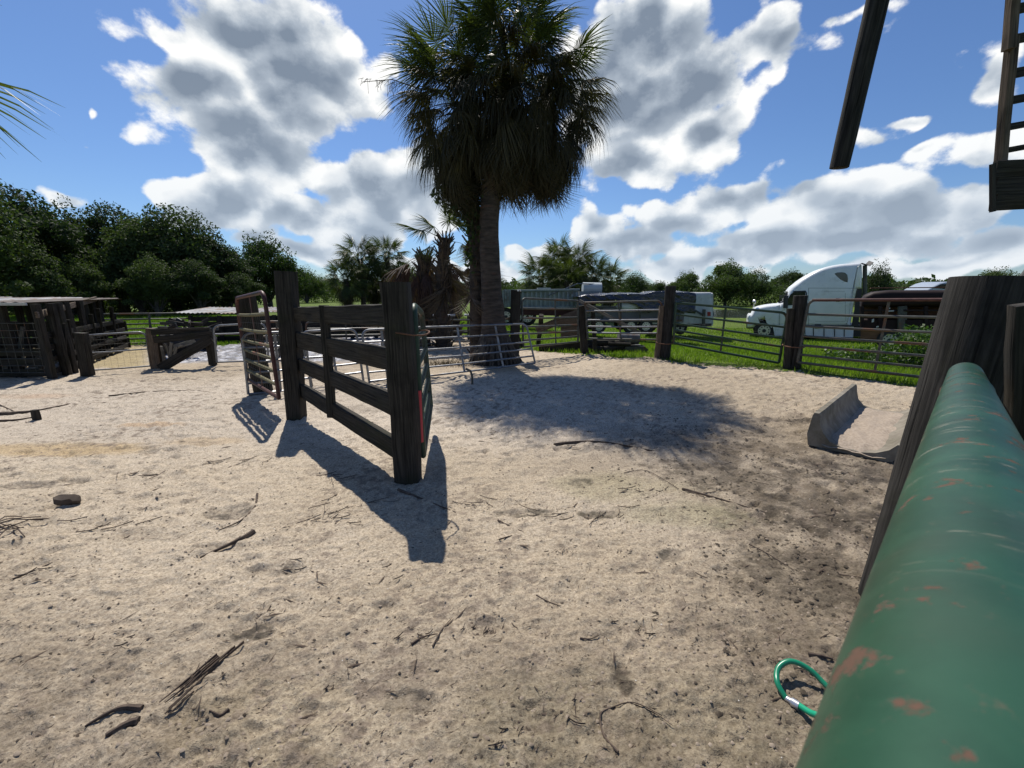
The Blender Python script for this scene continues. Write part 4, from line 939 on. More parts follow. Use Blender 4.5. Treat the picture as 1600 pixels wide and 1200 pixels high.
stick(262, 545, 305, 533, 9.35, 9.5, .10, WOOD_GREY, 'plank')
for a in ((268, 535, 265, 566, .06), (258, 537, 266, 560, .05), (276, 541, 268, 570, .05), (284, 538, 262, 552, .05), (252, 541, 258, 572, .05)):
    stick(*a[:4], 9.3, 9.4, a[4], WOOD_GREY, 'loose_slat')
junk = thing('scrap_heap', 'heap of old boards, pipes and dark scrap piled behind the broken planks', 'scrap heap', (-8.2, 11.6, 0))
for i in range(26):
    u = 255 + random.random() * 68; v = 500 + random.random() * 18 + (315 - u) * .12; Y = 11 + random.random() * 2
    a = D(u, v, Y); z = max(a.z, .1); d = Vector((random.uniform(-.8, .8), random.uniform(-.4, .4), random.uniform(-.12, .22))); b = MB()
    b.beam(Vector((a.x, a.y, z)), Vector((a.x, a.y, z)) + d, .09, .04, None, 2, .006); b.build('board', random.choice((WOOD_DARK, WOOD_DARK, WOOD_GREY, DARKTUBE)), junk)
for i in range(6):
    a = D(262 + i * 11, 508, 11.6 + i * .2); b = MB(); b.ball(Vector((a.x, a.y, .28)), .33, 9, 5, (1.1, .8, .9), .16); b.build('dark_bundle', BLACK, junk)
gate('dark rusty panel seen between the leaning gate and the tall fence post', D(398, 560, 10.6), D(392, 503, 10.6), D(474, 556, 11.2), D(470, 502, 11.2), [.2, .4, .6, .8], DARKTUBE, .024, (.5,))
gate('dark rusty panel far behind the board fence, beyond the short stakes', D(480, 545, 13.6), D(478, 503, 13.6), D(600, 543, 14.4), D(598, 502, 14.4), [.25, .5, .75], DARKTUBE, .026, (.5,))
gate('dark rusty panel behind the near gate and the ragged palms', D(650, 548, 12.2), D(648, 500, 12.2), D(738, 540, 14.2), D(736, 500, 14.2), [.2, .4, .6, .8], DARKTUBE, .024, (.5,))
# low pens with tin tops at the back
pen = thing('low_pen', 'long low dark pen with pale tin sheets on its roof behind the corral panels', 'animal pen', (-8, 15.5, 0))
rails(pen, (-11.0, 14.3), (-2.6, 16.6), (.12, .29, .46, .63, .80), .16, WOOD_DARK)
rails(pen, (-11.2, 15.9), (-2.4, 18.2), (.15, .38, .6), .2, WOOD_DARK)
for i in range(11):
    x = -10.9 + i * .82; y = 14.3 + i * .225; b = MB(); b.beam((x, y - .05, -.2), (x, y - .05, .9), .12, .1, (1, 0, 0), 2, .006); b.build('pen_post', WOOD_DARK, pen)
for i in range(5):
    x0 = -11.3 + i * .62; z = 1.0 + random.uniform(-.03, .04); y0 = 14.1 + i * .17
    roof_sheet((x0, y0, z), (x0 + .60, y0 + .17, z + random.uniform(-.03, .03)), (x0 + .58, y0 + 1.9, z + .10), (x0, y0 + 1.7, z + .12), 'roof_sheet', TIN, pen, 5, .015)
b = MB()
for i in range(14):
    x0 = -6.0 + i * .26; b.beam((x0, 15.5 + i * .07, .82), (x0 + .3, 16.6 + i * .07, .9), .06, .04, None, 1)
o = b.build('roof_slats', WOOD_DARK, pen); o['kind'] = 'stuff'
rk = thing('pipe_rack', 'low rack of dark rails with pale pieces lying on top behind the ragged palms', 'rack', (-2, 16, 0))
rails(rk, (-2.9, 15.2), (.3, 15.6), (.25, .5, .72), .07, DARKTUBE, 'rail', 0, .05)
for i in range(6):
    b = MB(); x = -2.8 + i * .6; b.beam((x, 15.15 + i * .08, -.1), (x, 15.15 + i * .08, .85), .07, .07, (1, 0, 0), 1, .002); b.build('leg', DARKTUBE, rk)
for (x, y, w) in ((-2.5, 15.5, .8), (-1.6, 15.7, .35), (-1.1, 15.6, .5), (-.9, 15.9, .9)):
    b = MB(); b.box((x, y, .86), (w, .3, .06), .1); b.build('pale_panel', plain('pale_panel', (.55, .57, .6), .5), rk)
for i, (x, y) in enumerate(((-4.0, 12.9), (-3.15, 12.9))):
    post(Vector((x, y, 0)), Vector((x, y, .62)), .12, WOOD_BROWN, ('left', 'right')[i] + ' one of two short brown stakes seen beyond the panels through the board fence', group='short stakes beyond the panels')
# ------------------------------------------------------------------ vehicles
WHITE = weathered('white_truck_paint', (0.70, 0.73, 0.74), (0.78, 0.80, 0.80), (0.62, 0.64, 0.63), 0.28, 'Object', ns=1.5, bs=0, spec=.5)
GLASS = plain('dark_glass', (0.012, 0.016, 0.018), 0.05, 0, .8)
CHROME = plain('polished_metal', (.55, .55, .56), .35, .8)
PLAST = plain('black_plastic', (.02, .02, .022), .5)
def shell(outline, inner, depth_dir, width, bev, name, mat, parent, bev_far=None):
    """side outline carried across the width with rounded shoulders"""
    P = [Vector(p) for p in outline]; c = sum(P, Vector()) / len(P); n = len(P); dv = Vector(depth_dir).normalized(); rings = []
    prof = [(0, bev), (bev * .12, bev * .55), (bev * .45, bev * .16), (bev, 0), (width - bev, 0), (width - bev * .45, bev * .16), (width - bev * .12, bev * .55), (width, bev)]
    # inset normals in the outline's own plane
    nr = []
    for i in range(n):
        e0 = (P[i] - P[i - 1]).normalized(); e1 = (P[(i + 1) % n] - P[i]).normalized(); t = (e0 + e1)
        t = t.normalized() if t.length > 1e-4 else e1; q = t.cross(dv)
        if q.dot(c - P[i]) < 0: q = -q
        nr.append(q.normalized())
    b = MB()
    for d, ins in prof: rings.append([P[i] + dv * d + nr[i] * ins * inner[i] for i in range(n)])
    b.quad_strip(rings, True, None, True); return b.build(name, mat, parent, smooth='auto')
def crop(sx, ox, oy, Y): return lambda x, y: D(ox + x / sx, oy + y / sx, Y)
def plane_crop(sx, ox, oy, u0, Y0, n):
    q = D(u0, 500, Y0); n = Vector(n).normalized()
    def f(x, y):
        d = ray(ox + x / sx, oy + y / sx); return EYE + d * (n.dot(Vector((q.x, q.y, 0)) - Vector((EYE.x, EYE.y, 0))) / n.dot(Vector((d.x, d.y, 0))))
    return f
def wheel(parent, c, r, w, axis, hub=True, name='wheel'):
    c = Vector(c); ax = Vector(axis).normalized(); b = MB()
    b.tube([c, c + ax * .02, c + ax * .05, c + ax * (w - .05), c + ax * w], [r * .90, r * .97, r, r, r * .93], 28); wh = b.build(name, BLACK, parent)
    if hub:
        b = MB(); b.tube([c - ax * .012, c + ax * .012], [r * .58, r * .60], 24); b.build('rim', CHROME, wh)
        b = MB()
        for k in range(10):
            a = k * 2 * math.pi / 10; up = Vector((0, 0, 1)); sd_ = ax.cross(up); q = c + (up * math.cos(a) + sd_ * math.sin(a)) * r * .44
            b.tube([q - ax * .016, q - ax * .005], [r * .07, r * .07], 8)
        b.tube([c - ax * .05, c - ax * .01], [r * .10, r * .2], 10); b.build('hub_holes', PLAST, wh)
    return wh
# --- white truck
YT = 22.0; AT = Vector((.48, .877, 0)).normalized(); T = plane_crop(7.2727, 1150, 400, 1250, YT, AT); zt = T(320, 850).z - .49
truck = thing('semi_truck', 'white sleeper cab truck parked on the grass beyond the right gates, facing left', 'truck', (T(700, 0).x + .5, T(700, 0).y + 1.1, zt))
AY = (0, 1, 0); off = lambda p, y: Vector((p.x, p.y + y, p.z)); offt = lambda p, y: p + AT * y
cab = [T(560, 520), T(600, 400), T(640, 350), T(690, 312), T(740, 272), T(800, 232), T(870, 190), T(950, 150), T(1030, 122), T(1100, 105), T(1200, 90), T(1300, 82), T(1420, 80), T(1440, 100), T(1446, 200), T(1436, 370), T(1384, 372), T(1345, 560), T(1312, 780), T(1310, 800), T(540, 800), T(470, 795), T(455, 640), T(500, 540)]
inn = [1] * len(cab)
shell(cab, inn, AT, 2.44, .22, 'cab', WHITE, truck)
arch = [T(470 - 55, 820), T(455, 905), T(455, 905)]
hood = [T(500, 548), T(500, 790), T(430, 780), T(410, 745), T(370, 722), T(320, 715), T(270, 728), T(232, 760), T(215, 815), T(125, 818), T(120, 775), T(122, 725), T(140, 690), T(175, 665), T(200, 600), T(260, 580), T(350, 562), T(450, 550)]
shell(hood, [1] * len(hood), AT, 2.44, .20, 'hood', WHITE, truck)
b = MB(); b.prism([offt(T(118, 760), .1), offt(T(118, 825), .1), offt(T(225, 828), .1), offt(T(232, 780), .1)], AT * 2.3); b.build('bumper', PLAST, truck)
b = MB(); g0 = T(138, 700); g1 = T(138, 790)
for i in range(7):
    p = g0.lerp(g1, i / 6); b.beam(offt(p, .7) + Vector((-.04, 0, 0)), offt(p, 1.75) + Vector((-.04, 0, 0)), .05, .03, None, 1)
b.build('grille', CHROME, truck)
for y in (.05, 2.15):
    b = MB(); c = offt(T(150, 705), y + .1); b.ball(c + Vector((-.0, 0, 0)), .15, 10, 6, (.7, .8, 1.2)); b.build('headlight', plain('headlight_glass', (.7, .72, .7), .1), truck)
# fender, wheel wells, skirts
b = MB(); b.prism([offt(T(410, 760), -.0), offt(T(440, 905), 0), offt(T(470, 905), 0), offt(T(780, 912), 0), offt(T(780, 800), 0), offt(T(470, 780), 0)], AT * .3); b.build('step_fairing', WHITE, truck)
b = MB(); b.prism([offt(T(790, 800), .02), offt(T(790, 912), .02), offt(T(1330, 930), .02), offt(T(1340, 805), .02)], AT * .25); b.build('side_skirt', WHITE, truck)
b = MB(); b.prism([offt(T(230, 745), .12), offt(T(215, 860), .12), offt(T(1500, 925), .12), offt(T(1500, 790), .12), offt(T(430, 770), .12)], AT * 2.2); b.build('chassis', PLAST, truck)
b = MB(); b.beam(T(540, 795) + AT * -.012, T(1335, 795) + AT * -.012, .06, .02); b.build('gap_strip', PLAST, truck)
b = MB(); b.beam(T(780, 915) + AT * -.01, T(1335, 935) + AT * -.01, .07, .03); b.build('skirt_edge', PLAST, truck)
for x in (880, 1000, 1120, 1230):
    b = MB(); b.beam(T(x, 812), T(x, 915), .015, .05, (1, 0, 0)); b.build('skirt_seam', PLAST, truck)
b = MB(); b.prism([T(895, 775) + AT * -.03, T(895, 820) + AT * -.03, T(965, 820) + AT * -.03, T(965, 775) + AT * -.03], AT * .06); b.build('fuel_step', PLAST, truck)
wheel(truck, offt(T(320, 850), .05), .50, .3, AT); wheel(truck, offt(T(320, 850), 2.1), .50, .3, AT)
for x in (1640, 1890):
    wheel(truck, offt(T(x, 855), .05), .50, .55, AT, name='rear_wheel'); wheel(truck, offt(T(x, 855), 1.9), .50, .55, AT, name='rear_wheel')
b = MB(); b.beam(offt(T(1400, 800), .8), offt(T(2080, 810), .8), .25, .1); b.beam(offt(T(1400, 800), 1.6), offt(T(2080, 810), 1.6), .25, .1); b.build('frame_rails', PLAST, truck)
# glass, doors, trims set a few millimetres proud of the side
def side_patch(pts, name, mat, proud=.006, th=.02, parent=truck):
    b = MB(); b.prism([T(*p) + AT * -proud for p in pts], AT * th); return b.build(name, mat, parent)
win = side_patch([(585, 545), (590, 490), (615, 440), (650, 412), (780, 408), (790, 425), (795, 545)], 'side_window', GLASS)
side_patch([(572, 560), (575, 545), (800, 545), (800, 558)], 'window_sill', PLAST, .012)
side_patch([(650, 412), (648, 398), (790, 392), (808, 420), (812, 560), (797, 560), (795, 425), (780, 408)], 'window_surround', PLAST, .012)
side_patch([(1118, 200), (1150, 188), (1200, 184), (1240, 190), (1265, 215), (1272, 260), (1268, 298), (1235, 292), (1190, 270), (1150, 235)], 'sleeper_window', GLASS)
for s in ([(830, 362), (830, 367), (1384, 369), (1384, 364)], [(822, 360), (828, 360), (828, 790), (822, 790)], [(560, 600), (564, 600), (500, 640), (496, 790), (492, 790), (494, 640)],
          [(900, 660), (900, 664), (1240, 664), (1240, 660)], [(1240, 420), (1244, 420), (1244, 740), (1240, 740)], [(900, 740), (900, 744), (1240, 744), (1240, 740)], [(1000, 400), (1000, 403), (1240, 403), (1240, 400)]):
    side_patch(s, 'panel_seam', plain('seam', (.25, .27, .28), .6) if 'seam' not in bpy.data.materials else bpy.data.materials['seam'], .002, .01)
side_patch([(690, 600), (690, 612), (750, 612), (750, 600)], 'door_handle', PLAST, .03)
side_patch([(1135, 480), (1135, 520), (1175, 520), (1175, 480)], 'marker_plate', PLAST, .02)
side_patch([(1386, 372), (1436, 372), (1390, 800), (1312, 800)], 'rear_fairing_rubber', PLAST, .01)
ws = [offt(T(597, 402), .25) + Vector((-.02, 0, 0)), offt(T(507, 535), .25) + Vector((-.03, 0, 0)), offt(T(507, 535), 2.2) + Vector((-.03, 0, 0)), offt(T(597, 402), 2.2) + Vector((-.02, 0, 0))]
b = MB(); b.prism(ws, (-.02, 0, .01)); b.build('windscreen', GLASS, truck)
for y in (-.28, 2.6):
    b = MB(); b.beam(offt(T(562, 450), y), offt(T(556, 590), y), .16, .22, (0, 1, 0), 1, 0, .3); b.tube([offt(T(590, 440), .1 if y < 0 else 2.3), offt(T(562, 452), y)], .02, 6); b.tube([offt(T(600, 605), .1 if y < 0 else 2.3), offt(T(566, 590), y)], .02, 6); b.build('mirror', PLAST, truck)
for y, dx in ((.25, 0), (2.2, 0)):
    b = MB(); p = offt(T(205, 600), y); b.tube([p, p + Vector((-.02, 0, .32))], .015, 6); b.ball(p + Vector((-.02, 0, .36)), .11, 8, 6, (.6, 1, 1)); b.build('hood_mirror', CHROME, truck)
b = MB(); b.beam(offt(T(1430, 82), .1), offt(T(1500, 105), .1), .03, .3); b.beam(offt(T(1500, 105), .1), offt(T(1545, 62), .1), .03, .3); b.build('roof_deflector', PLAST, truck)
for y in (.3, 2.1):
    b = MB(); b.tube([offt(T(1480, 800), y), offt(T(1482, 100), y)], .09, 10); b.build('exhaust_stack', DARKTUBE, truck)

# --- white van with its back doors to the right
YV = 22.0; AW = Vector((.40, .916, 0)); V_ = plane_crop(8.5714, 1030, 440, 1085, YV, AW); zv = V_(280, 640).z - .34
van = thing('white_van', 'dirty white panel van seen between the tarpaulin load and the white truck', 'van', (V_(300, 0).x + .4, V_(300, 0).y + .9, zv))
VW = weathered('dull_white_paint', (0.48, 0.50, 0.50), (0.58, 0.59, 0.58), (0.38, 0.37, 0.34), .4, 'Object', ns=2, bs=0)
body = [V_(-260, 420), V_(-150, 400), V_(-40, 190), V_(40, 150), V_(250, 140), V_(480, 143), V_(690, 143), V_(705, 160), V_(708, 560), V_(700, 600), V_(-250, 620), V_(-270, 540)]
shell(body, [1] * len(body), AW, 1.95, .12, 'body', VW, van)
AX = Vector((AW.y, -AW.x, 0)); rr_ = lambda d, x, y: V_(700, y) + AW * d + AX * x
b = MB(); b.prism([rr_(.08, 0, 160), rr_(1.0, 0, 150), rr_(1.88, 0, 165), rr_(1.92, 0, 590), rr_(.04, 0, 590)], AX * .06); b.build('rear_section', VW, van)
for y0 in (.12, .99):
    b = MB(); b.prism([rr_(y0, .06, 175), rr_(y0 + .84, .06, 175), rr_(y0 + .84, .06, 570), rr_(y0, .06, 570)], AX * .03); d = b.build('rear_door', VW, van)
    b = MB(); b.beam(rr_(y0 + .4, .12, 420), rr_(y0 + .4, .12, 465), .05, .03, (0, 1, 0)); b.build('handle', PLAST, d)
def vp(pts, name, mat, pr=.006, th=.02):
    b = MB(); b.prism([V_(*p) + AW * -pr for p in pts], AW * th); return b.build(name, mat, van)
vp([(310, 175), (470, 178), (475, 265), (315, 262)], 'side_window', GLASS); vp([(120, 170), (290, 172), (290, 262), (90, 262)], 'side_window', GLASS); vp([(-120, 200), (60, 172), (60, 262), (-150, 300)], 'side_window', GLASS)
vp([(645, 405), (690, 405), (690, 460), (645, 460)], 'tail_light', plain('tail_red', (.35, .02, .02), .3), .02); vp([(645, 462), (690, 462), (690, 530), (645, 530)], 'lamp_cluster', VW, .015)
vp([(-250, 575), (700, 560), (700, 600), (-250, 620)], 'sill_trim', PLAST, .012)
wheel(van, V_(280, 625) + AW * .02, .34, .22, AW); wheel(van, V_(-160, 625) + AW * .02, .34, .22, AW)
wheel(van, V_(280, 625) + AW * 1.7, .34, .22, AW); wheel(van, V_(-160, 625) + AW * 1.7, .34, .22, AW)
b = MB(); b.beam(V_(425, 350) + AW * -.25, V_(600, 455) + AW * -.25, .10, .06); b.beam(V_(600, 370) + AW * -.25, V_(590, 610) + AW * -.25, .14, .1, (1, 0, 0))
tag(b.build('trailer_jack', DARKTUBE), 'dark drawbar and jack standing in front of the white van', 'trailer jack')

# --- flat trailer with a load under a black tarpaulin
YL = 19.0; Lq = crop(8.0, 900, 430, YL); zl = zfield(5, YL)
fl = thing('flat_trailer', 'flat trailer loaded with covered goods behind the middle gates', 'trailer', (Lq(700, 0).x, YL + 1, zl))
b = MB(); b.prism([Lq(70, 590), Lq(1330, 575), Lq(1330, 555), Lq(70, 560)], (0, 2.1, 0)); b.build('deck', DARKTUBE, fl)
for x in (90, 330, 560, 800, 1040, 1290):
    for y in (0, 2.0):
        b = MB(); b.beam(off(Lq(x, 565), y), off(Lq(x, 270), y), .07, .05, (1, 0, 0)); b.build('stake', DARKTUBE, fl)
for z in (330, 385, 440, 490):
    b = MB(); b.beam(Lq(90, z + 6) + Vector((0, -.04, 0)), Lq(400, z + 4) + Vector((0, -.04, 0)), .07, .03); b.build('side_rail', WOOD_GREY, fl)
for x in (290, 690, 880): wheel(fl, Lq(x, 640) + Vector((0, .05, 0)), .33, .22, AY)
for x in (290, 690, 880): wheel(fl, Lq(x, 640) + Vector((0, 1.8, 0)), .33, .22, AY)
b = MB(); b.box(Lq(800, 500) + Vector((0, 1.0, 0)), (4.2, 1.5, .7)); tag(b.build('crate_load', plain('grey_machine', (.12, .12, .14), .5)), 'grey machine load standing on the flat trailer under the tarpaulin', 'machine')
b = MB(); p = Lq(640, 395); b.ball(p + Vector((.1, .3, 0)), .35, 12, 8, (1.6, .8, .7), .05); tag(b.build('white_tank', plain('white_poly', (.6, .62, .65), .4)), 'small whitish tank under the edge of the tarpaulin', 'tank')
m, t, bs_ = new_mat('black_tarpaulin'); bs_.inputs['Base Color'].default_value = (.018, .019, .028, 1); bs_.inputs['Roughness'].default_value = .26; bs_.inputs['Specular IOR Level'].default_value = .7
bump(t, bs_, NOISE(t, coords(t, 'Object', (1.2, 1, 2)), 3.5, 4, .6, .6), 1.0, .06); TARP = m
nx, ny = 90, 46; Xs = np.linspace(0, 1, nx)[:, None]; Ys = np.linspace(0, 1, ny)[None, :]
pl, pr_ = Lq(30, 300), Lq(1500, 215); x = pl.x + (pr_.x - pl.x) * Xs + 0 * Ys
top = np.interp(Xs, [0, .1, .28, .5, .75, .9, 1], [Lq(0, 270).z, Lq(0, 258).z, Lq(0, 240).z, Lq(0, 235).z, Lq(0, 212).z, Lq(0, 208).z, Lq(0, 230).z])
dropz = np.interp(Xs, [0, .12, .25, .34, .42, .5, .6, .7, .9, 1], [Lq(0, 400).z, Lq(0, 330).z, Lq(0, 300).z, Lq(0, 310).z, Lq(0, 330).z, Lq(0, 380).z, Lq(0, 480).z, Lq(0, 420).z, Lq(0, 460).z, Lq(0, 480).z])
a = Ys * 1.0; fr = np.clip(a / .28, 0, 1); bk = np.clip((a - .78) / .22, 0, 1)
z = dropz + (top - dropz) * fr - (top - dropz) * bk; y = YL - .12 + .10 * np.sin(fr * 1.57) + np.clip((a - .28) / .5, 0, 1) * 2.1 + .1 * bk
wr = 0.10 * fbm(x * 1.4 + z, z * 3 + x * 1.1, 1.2, 4, 5); y = y - np.abs(wr) * (1 - np.clip((a - .25) / .1, 0, 1)) * 1.6; z = z + .09 * fbm(x, y + 0 * x, 1.1, 4, 9) + .05 * np.sin(x * 4 + 3 * y) * (a > .28) * .6
VV = np.stack([x + 0 * a, y, z], -1).reshape(-1, 3); i = np.arange(nx - 1)[:, None] * ny; j = np.arange(ny - 1)[None, :]
FF = np.stack([(i + j).ravel(), (i + ny + j).ravel(), (i + ny + j + 1).ravel(), (i + j + 1).ravel()], 1)
org = np.array((fl.location.x, YL, 0)); o = place('tarpaulin', np_mesh('tarpaulin', VV - org, FF, TARP), tuple(org)); md = o.modifiers.new('s', 'SOLIDIFY'); md.thickness = .012
tag(o, 'glossy black tarpaulin crumpled over the load of the flat trailer', 'tarpaulin')

# --- ribbed dump trailer
YD = 21.0; Dq = crop(8.5714, 780, 430, YD); zd = zfield(2, YD)
DPAINT = weathered('faded_grey_green_paint', (0.20, 0.24, 0.25), (0.29, 0.33, 0.33), (0.15, 0.12, 0.10), .5, 'Object', ns=2.5, patch=(.55, .7))
dump = thing('dump_trailer', 'faded grey green dump trailer with ribbed sides behind the palm post', 'dump trailer', (Dq(500, 0).x, YD + 1, zd))
side = [Dq(200, 215), Dq(1060, 200), Dq(1060, 425), Dq(200, 430)]
b = MB(); b.prism(side, (0, 2.3, 0)); b.build('tub', DPAINT, dump)
b = MB(); b.prism([Dq(40, 195), Dq(197, 190), Dq(197, 420), Dq(40, 440)], (0, 2.3, 0)); b.build('tailgate_box', DPAINT, dump)
for k in range(14):
    x = 255 + k * 60; b = MB(); b.beam(Dq(x, 222) + Vector((0, -.045, 0)), Dq(x, 422) + Vector((0, -.045, 0)), .09, .09, (1, 0, 0)); b.build('rib', DPAINT, dump)
for k in range(5):
    x = 55 + k * 32; b = MB(); b.beam(Dq(x, 200) + Vector((0, -.035, 0)), Dq(x, 425) + Vector((0, -.035, 0)), .07, .07, (1, 0, 0)); b.build('rib', DPAINT, dump)
b = MB(); b.beam(Dq(200, 208) + Vector((0, -.06, 0)), Dq(1075, 192) + Vector((0, -.06, 0)), .10, .14); b.build('top_rail', DPAINT, dump)
b = MB(); b.beam(Dq(200, 432) + Vector((0, -.06, 0)), Dq(1075, 425) + Vector((0, -.06, 0)), .09, .14); b.build('bottom_rail', DPAINT, dump)
b = MB(); b.prism([Dq(180, 445), Dq(1000, 440), Dq(1000, 500), Dq(880, 545), Dq(180, 530)], (0, 2.0, 0)); b.build('chassis', weathered('maroon_chassis', (.045, .018, .016), (.09, .035, .03), None, .7), dump)
for x in (90, 230, 380): wheel(dump, Dq(x, 560) + Vector((0, .1, 0)), .45, .3, AY)
b = MB(); b.tube([Dq(650, 275) + Vector((0, -.1, 0)), Dq(1050, 112) + Vector((0, -.1, 0)), Dq(1330, 118) + Vector((0, .2, 0))], .025, 6); b.build('tarp_arm', GALV, dump)
for a in ([(530, 165), (715, 165), (715, 205), (530, 205)], [(720, 185), (1050, 175), (1050, 205), (720, 205)]):
    b = MB(); b.prism([off(Dq(*p), 1.0) for p in a], (0, .6, 0)); b.build('load_top', DPAINT, dump)
b = MB(); b.prism([Dq(1075, 215), Dq(1371, 215), Dq(1371, 330), Dq(1075, 400)], (0, 2.0, 0)); b.build('front_bulkhead', DPAINT, dump)
for k in range(6):
    b = MB(); x = 1150 + k * 38; b.beam(Dq(x, 215) + Vector((0, -.03, 0)), Dq(x, 330) + Vector((0, -.03, 0)), .06, .06, (1, 0, 0)); b.build('rib', DPAINT, dump)
b = MB(); b.tube([Dq(1130, 178) + Vector((0, .3, 0)), Dq(1380, 182) + Vector((0, .3, 0))], .30, 16); b.build('front_tank', plain('pale_tank', (.42, .46, .46), .4), dump)

# --- dark maroon stock trailer at the right
YS = 15.5; AS = Vector((.62, .785, 0)).normalized(); Sq = plane_crop(6.0, 1320, 400, 1350, YS, AS); offs = lambda p, y: p + AS * y; zs = zfield(Sq(400, 0).x, YS)
MAR = weathered('dark_maroon_paint', (.012, .007, .008), (.024, .012, .012), (.03, .02, .016), .6, 'Object', ns=2, spec=.2)
st = thing('stock_trailer', 'dark maroon stock trailer with a rounded roof behind the red topped gate', 'stock trailer', (Sq(500, 0).x + .6, Sq(500, 0).y + .8, zs))
sb = [Sq(150, 420), Sq(190, 370), Sq(270, 335), Sq(420, 320), Sq(900, 318), Sq(1150, 318), Sq(1150, 480), Sq(900, 480), Sq(150, 480)]
shell(sb, [1] * len(sb), AS, 2.1, .16, 'upper_body', MAR, st)
b = MB(); b.prism([offs(Sq(150, 690), .02), offs(Sq(1150, 690), .02), offs(Sq(1150, 600), .02), offs(Sq(150, 600), .02)], AS * 2.0); b.build('lower_body', MAR, st)
b = MB(); b.prism([offs(Sq(160, 690), 1.2), offs(Sq(1150, 690), 1.2), offs(Sq(1150, 480), 1.2), offs(Sq(160, 480), 1.2)], AS * .04); b.build('inner_wall', RUST, st)
for x in (160, 330, 540, 760, 980, 1120):
    b = MB(); b.beam(Sq(x, 700), Sq(x, 470), .12 if x != 540 else .3, .06, (1, 0, 0)); b.build('upright', MAR if x != 540 else DARKTUBE, st)
for zz in (510, 560):
    b = MB(); b.beam(Sq(150, zz), Sq(1150, zz), .06, .04); b.build('slat', MAR, st)
b = MB(); b.beam(Sq(250, 300) + AS, Sq(1150, 290) + AS, .03, .8); b.build('roof_strip', RUST, st)
for x in (420, 640): wheel(st, Sq(x, 790), .36, .22, AS)
for a in (((150, 700), (390, 700), (390, 790), (150, 800)),):
    b = MB(); b.prism([offs(Sq(*p), .1) for p in a], AS * .06); b.build('fender_panel', RUST, st)
for (x, y, w, h) in ((262, 605, 22, 36), (405, 490, 40, 14), (430, 515, 60, 12), (305, 662, 26, 16)):
    b = MB(); b.prism([Sq(x - w / 2, y + h / 2) + AS * -.05, Sq(x + w / 2, y + h / 3) + AS * -.05, Sq(x + w / 2, y - h / 2) + AS * -.05, Sq(x - w / 3, y - h / 3) + AS * -.05], AS * .03); b.build('pale_reflector', plain('pale_scrap', (.5, .5, .5), .5) if 'pale_scrap' not in bpy.data.materials else bpy.data.materials['pale_scrap'], st)
pw = thing('parked_car', 'pale blue car roof and windscreen just showing above the dark trailer', 'car', (24, 27, zs))
Cq = crop(6.0, 1320, 400, 26.0)
cs_ = [Cq(760, 330), Cq(830, 290), Cq(900, 255), Cq(960, 240), Cq(1300, 245), Cq(1400, 330), Cq(1400, 420), Cq(700, 420), Cq(700, 345)]
shell(cs_, [1] * len(cs_), AY, 1.7, .12, 'body', plain('pale_blue_paint', (.35, .4, .46), .3), pw)
b = MB(); b.prism([off(Cq(820, 300), -.01), off(Cq(905, 262), -.01), off(Cq(960, 262), -.01), off(Cq(960, 310), -.01)], (0, .03, 0)); b.build('side_window', GLASS, pw)

# --- clutter under the second far gate
YJ = 11.9; Jq = crop(8.0, 900, 430, YJ)
jk = thing('old_cart', 'low dark machine on small wheels lying under the middle far gate', 'cart', (Jq(700, 0).x, YJ, 0))
b = MB(); b.prism([Jq(600, 970), Jq(620, 900), Jq(860, 890), Jq(900, 930), Jq(880, 990), Jq(620, 995)], (0, .7, 0)); b.build('body', DARKTUBE, jk)
b = MB(); b.tube([Jq(560, 800) + Vector((0, .3, 0)), Jq(820, 810) + Vector((0, .3, 0))], .16, 14, wob=.03); b.build('drum', TIN, jk)
wheel(jk, Jq(785, 985) + Vector((0, -.05, 0)), .085, .08, AY); wheel(jk, Jq(545, 990) + Vector((0, -.05, 0)), .08, .08, AY)
lp_ = thing('log_pile', 'pile of dark logs lying below the middle far gate', 'log pile', (Jq(350, 900).x, YJ, 0))
for i in range(11):
    b = MB(); p = Jq(150 + random.random() * 480, 850 + random.random() * 110); p.z = max(p.z, .06); p.y += random.random() * .6
    d = Vector((random.uniform(.4, 1.0), random.uniform(-.3, .3), random.uniform(-.05, .08))); b.tube([p - d * .6, p + d * .6], random.uniform(.04, .09), 8, wob=.08)
    b.build('log', WOOD_DARK, lp_)
b = MB(); b.tube([Jq(1010, 950), Jq(860, 1010), Jq(820, 1020)], [.03, .025, .01], 6); tag(b.build('stick', WOOD_GREY), 'pale stick on the sand at the foot of the round middle post', 'stick')
# ------------------------------------------------------------------ near things on the right
m, t, b_ = new_mat('chipped_green_pipe'); v = coords(t, 'Object'); uv = coords(t, 'UV')
n1 = NOISE(t, v, 9.0, 6.0, .65); n2 = NOISE(t, VM(t, 'ADD', v, (4, 1, 2)), 22.0, 10.0, .72); n3 = NOISE(t, coords(t, 'UV', (42, 9, 1)), 1.0, 7.0, .75, .5)
n5 = NOISE(t, coords(t, 'UV', (9, 14, 1)), 1.0, 5.0, .65); n4 = NOISE(t, VM(t, 'ADD', uv, (7.3, 1, 0)), 3.0, 2.0)
c = MIX(t, MAPR(t, n1, .35, .7), (.008, .040, .021), (.018, .070, .038))
c = MIX(t, M(t, 'MULTIPLY', MAPR(t, NOISE(t, v, 4.0, 4.0, .6), .5, .75), .55), c, (.036, .040, .024))
rust = MAPR(t, n2, .575, .625); c = MIX(t, M(t, 'MULTIPLY', rust, .8), c, (.115, .052, .036))
scr = M(t, 'MULTIPLY', MAPR(t, n3, .54, .64), MAPR(t, n5, .46, .60)); dax = VM(t, 'DOT_PRODUCT', v, (-.733, -.679, .067), out=1)
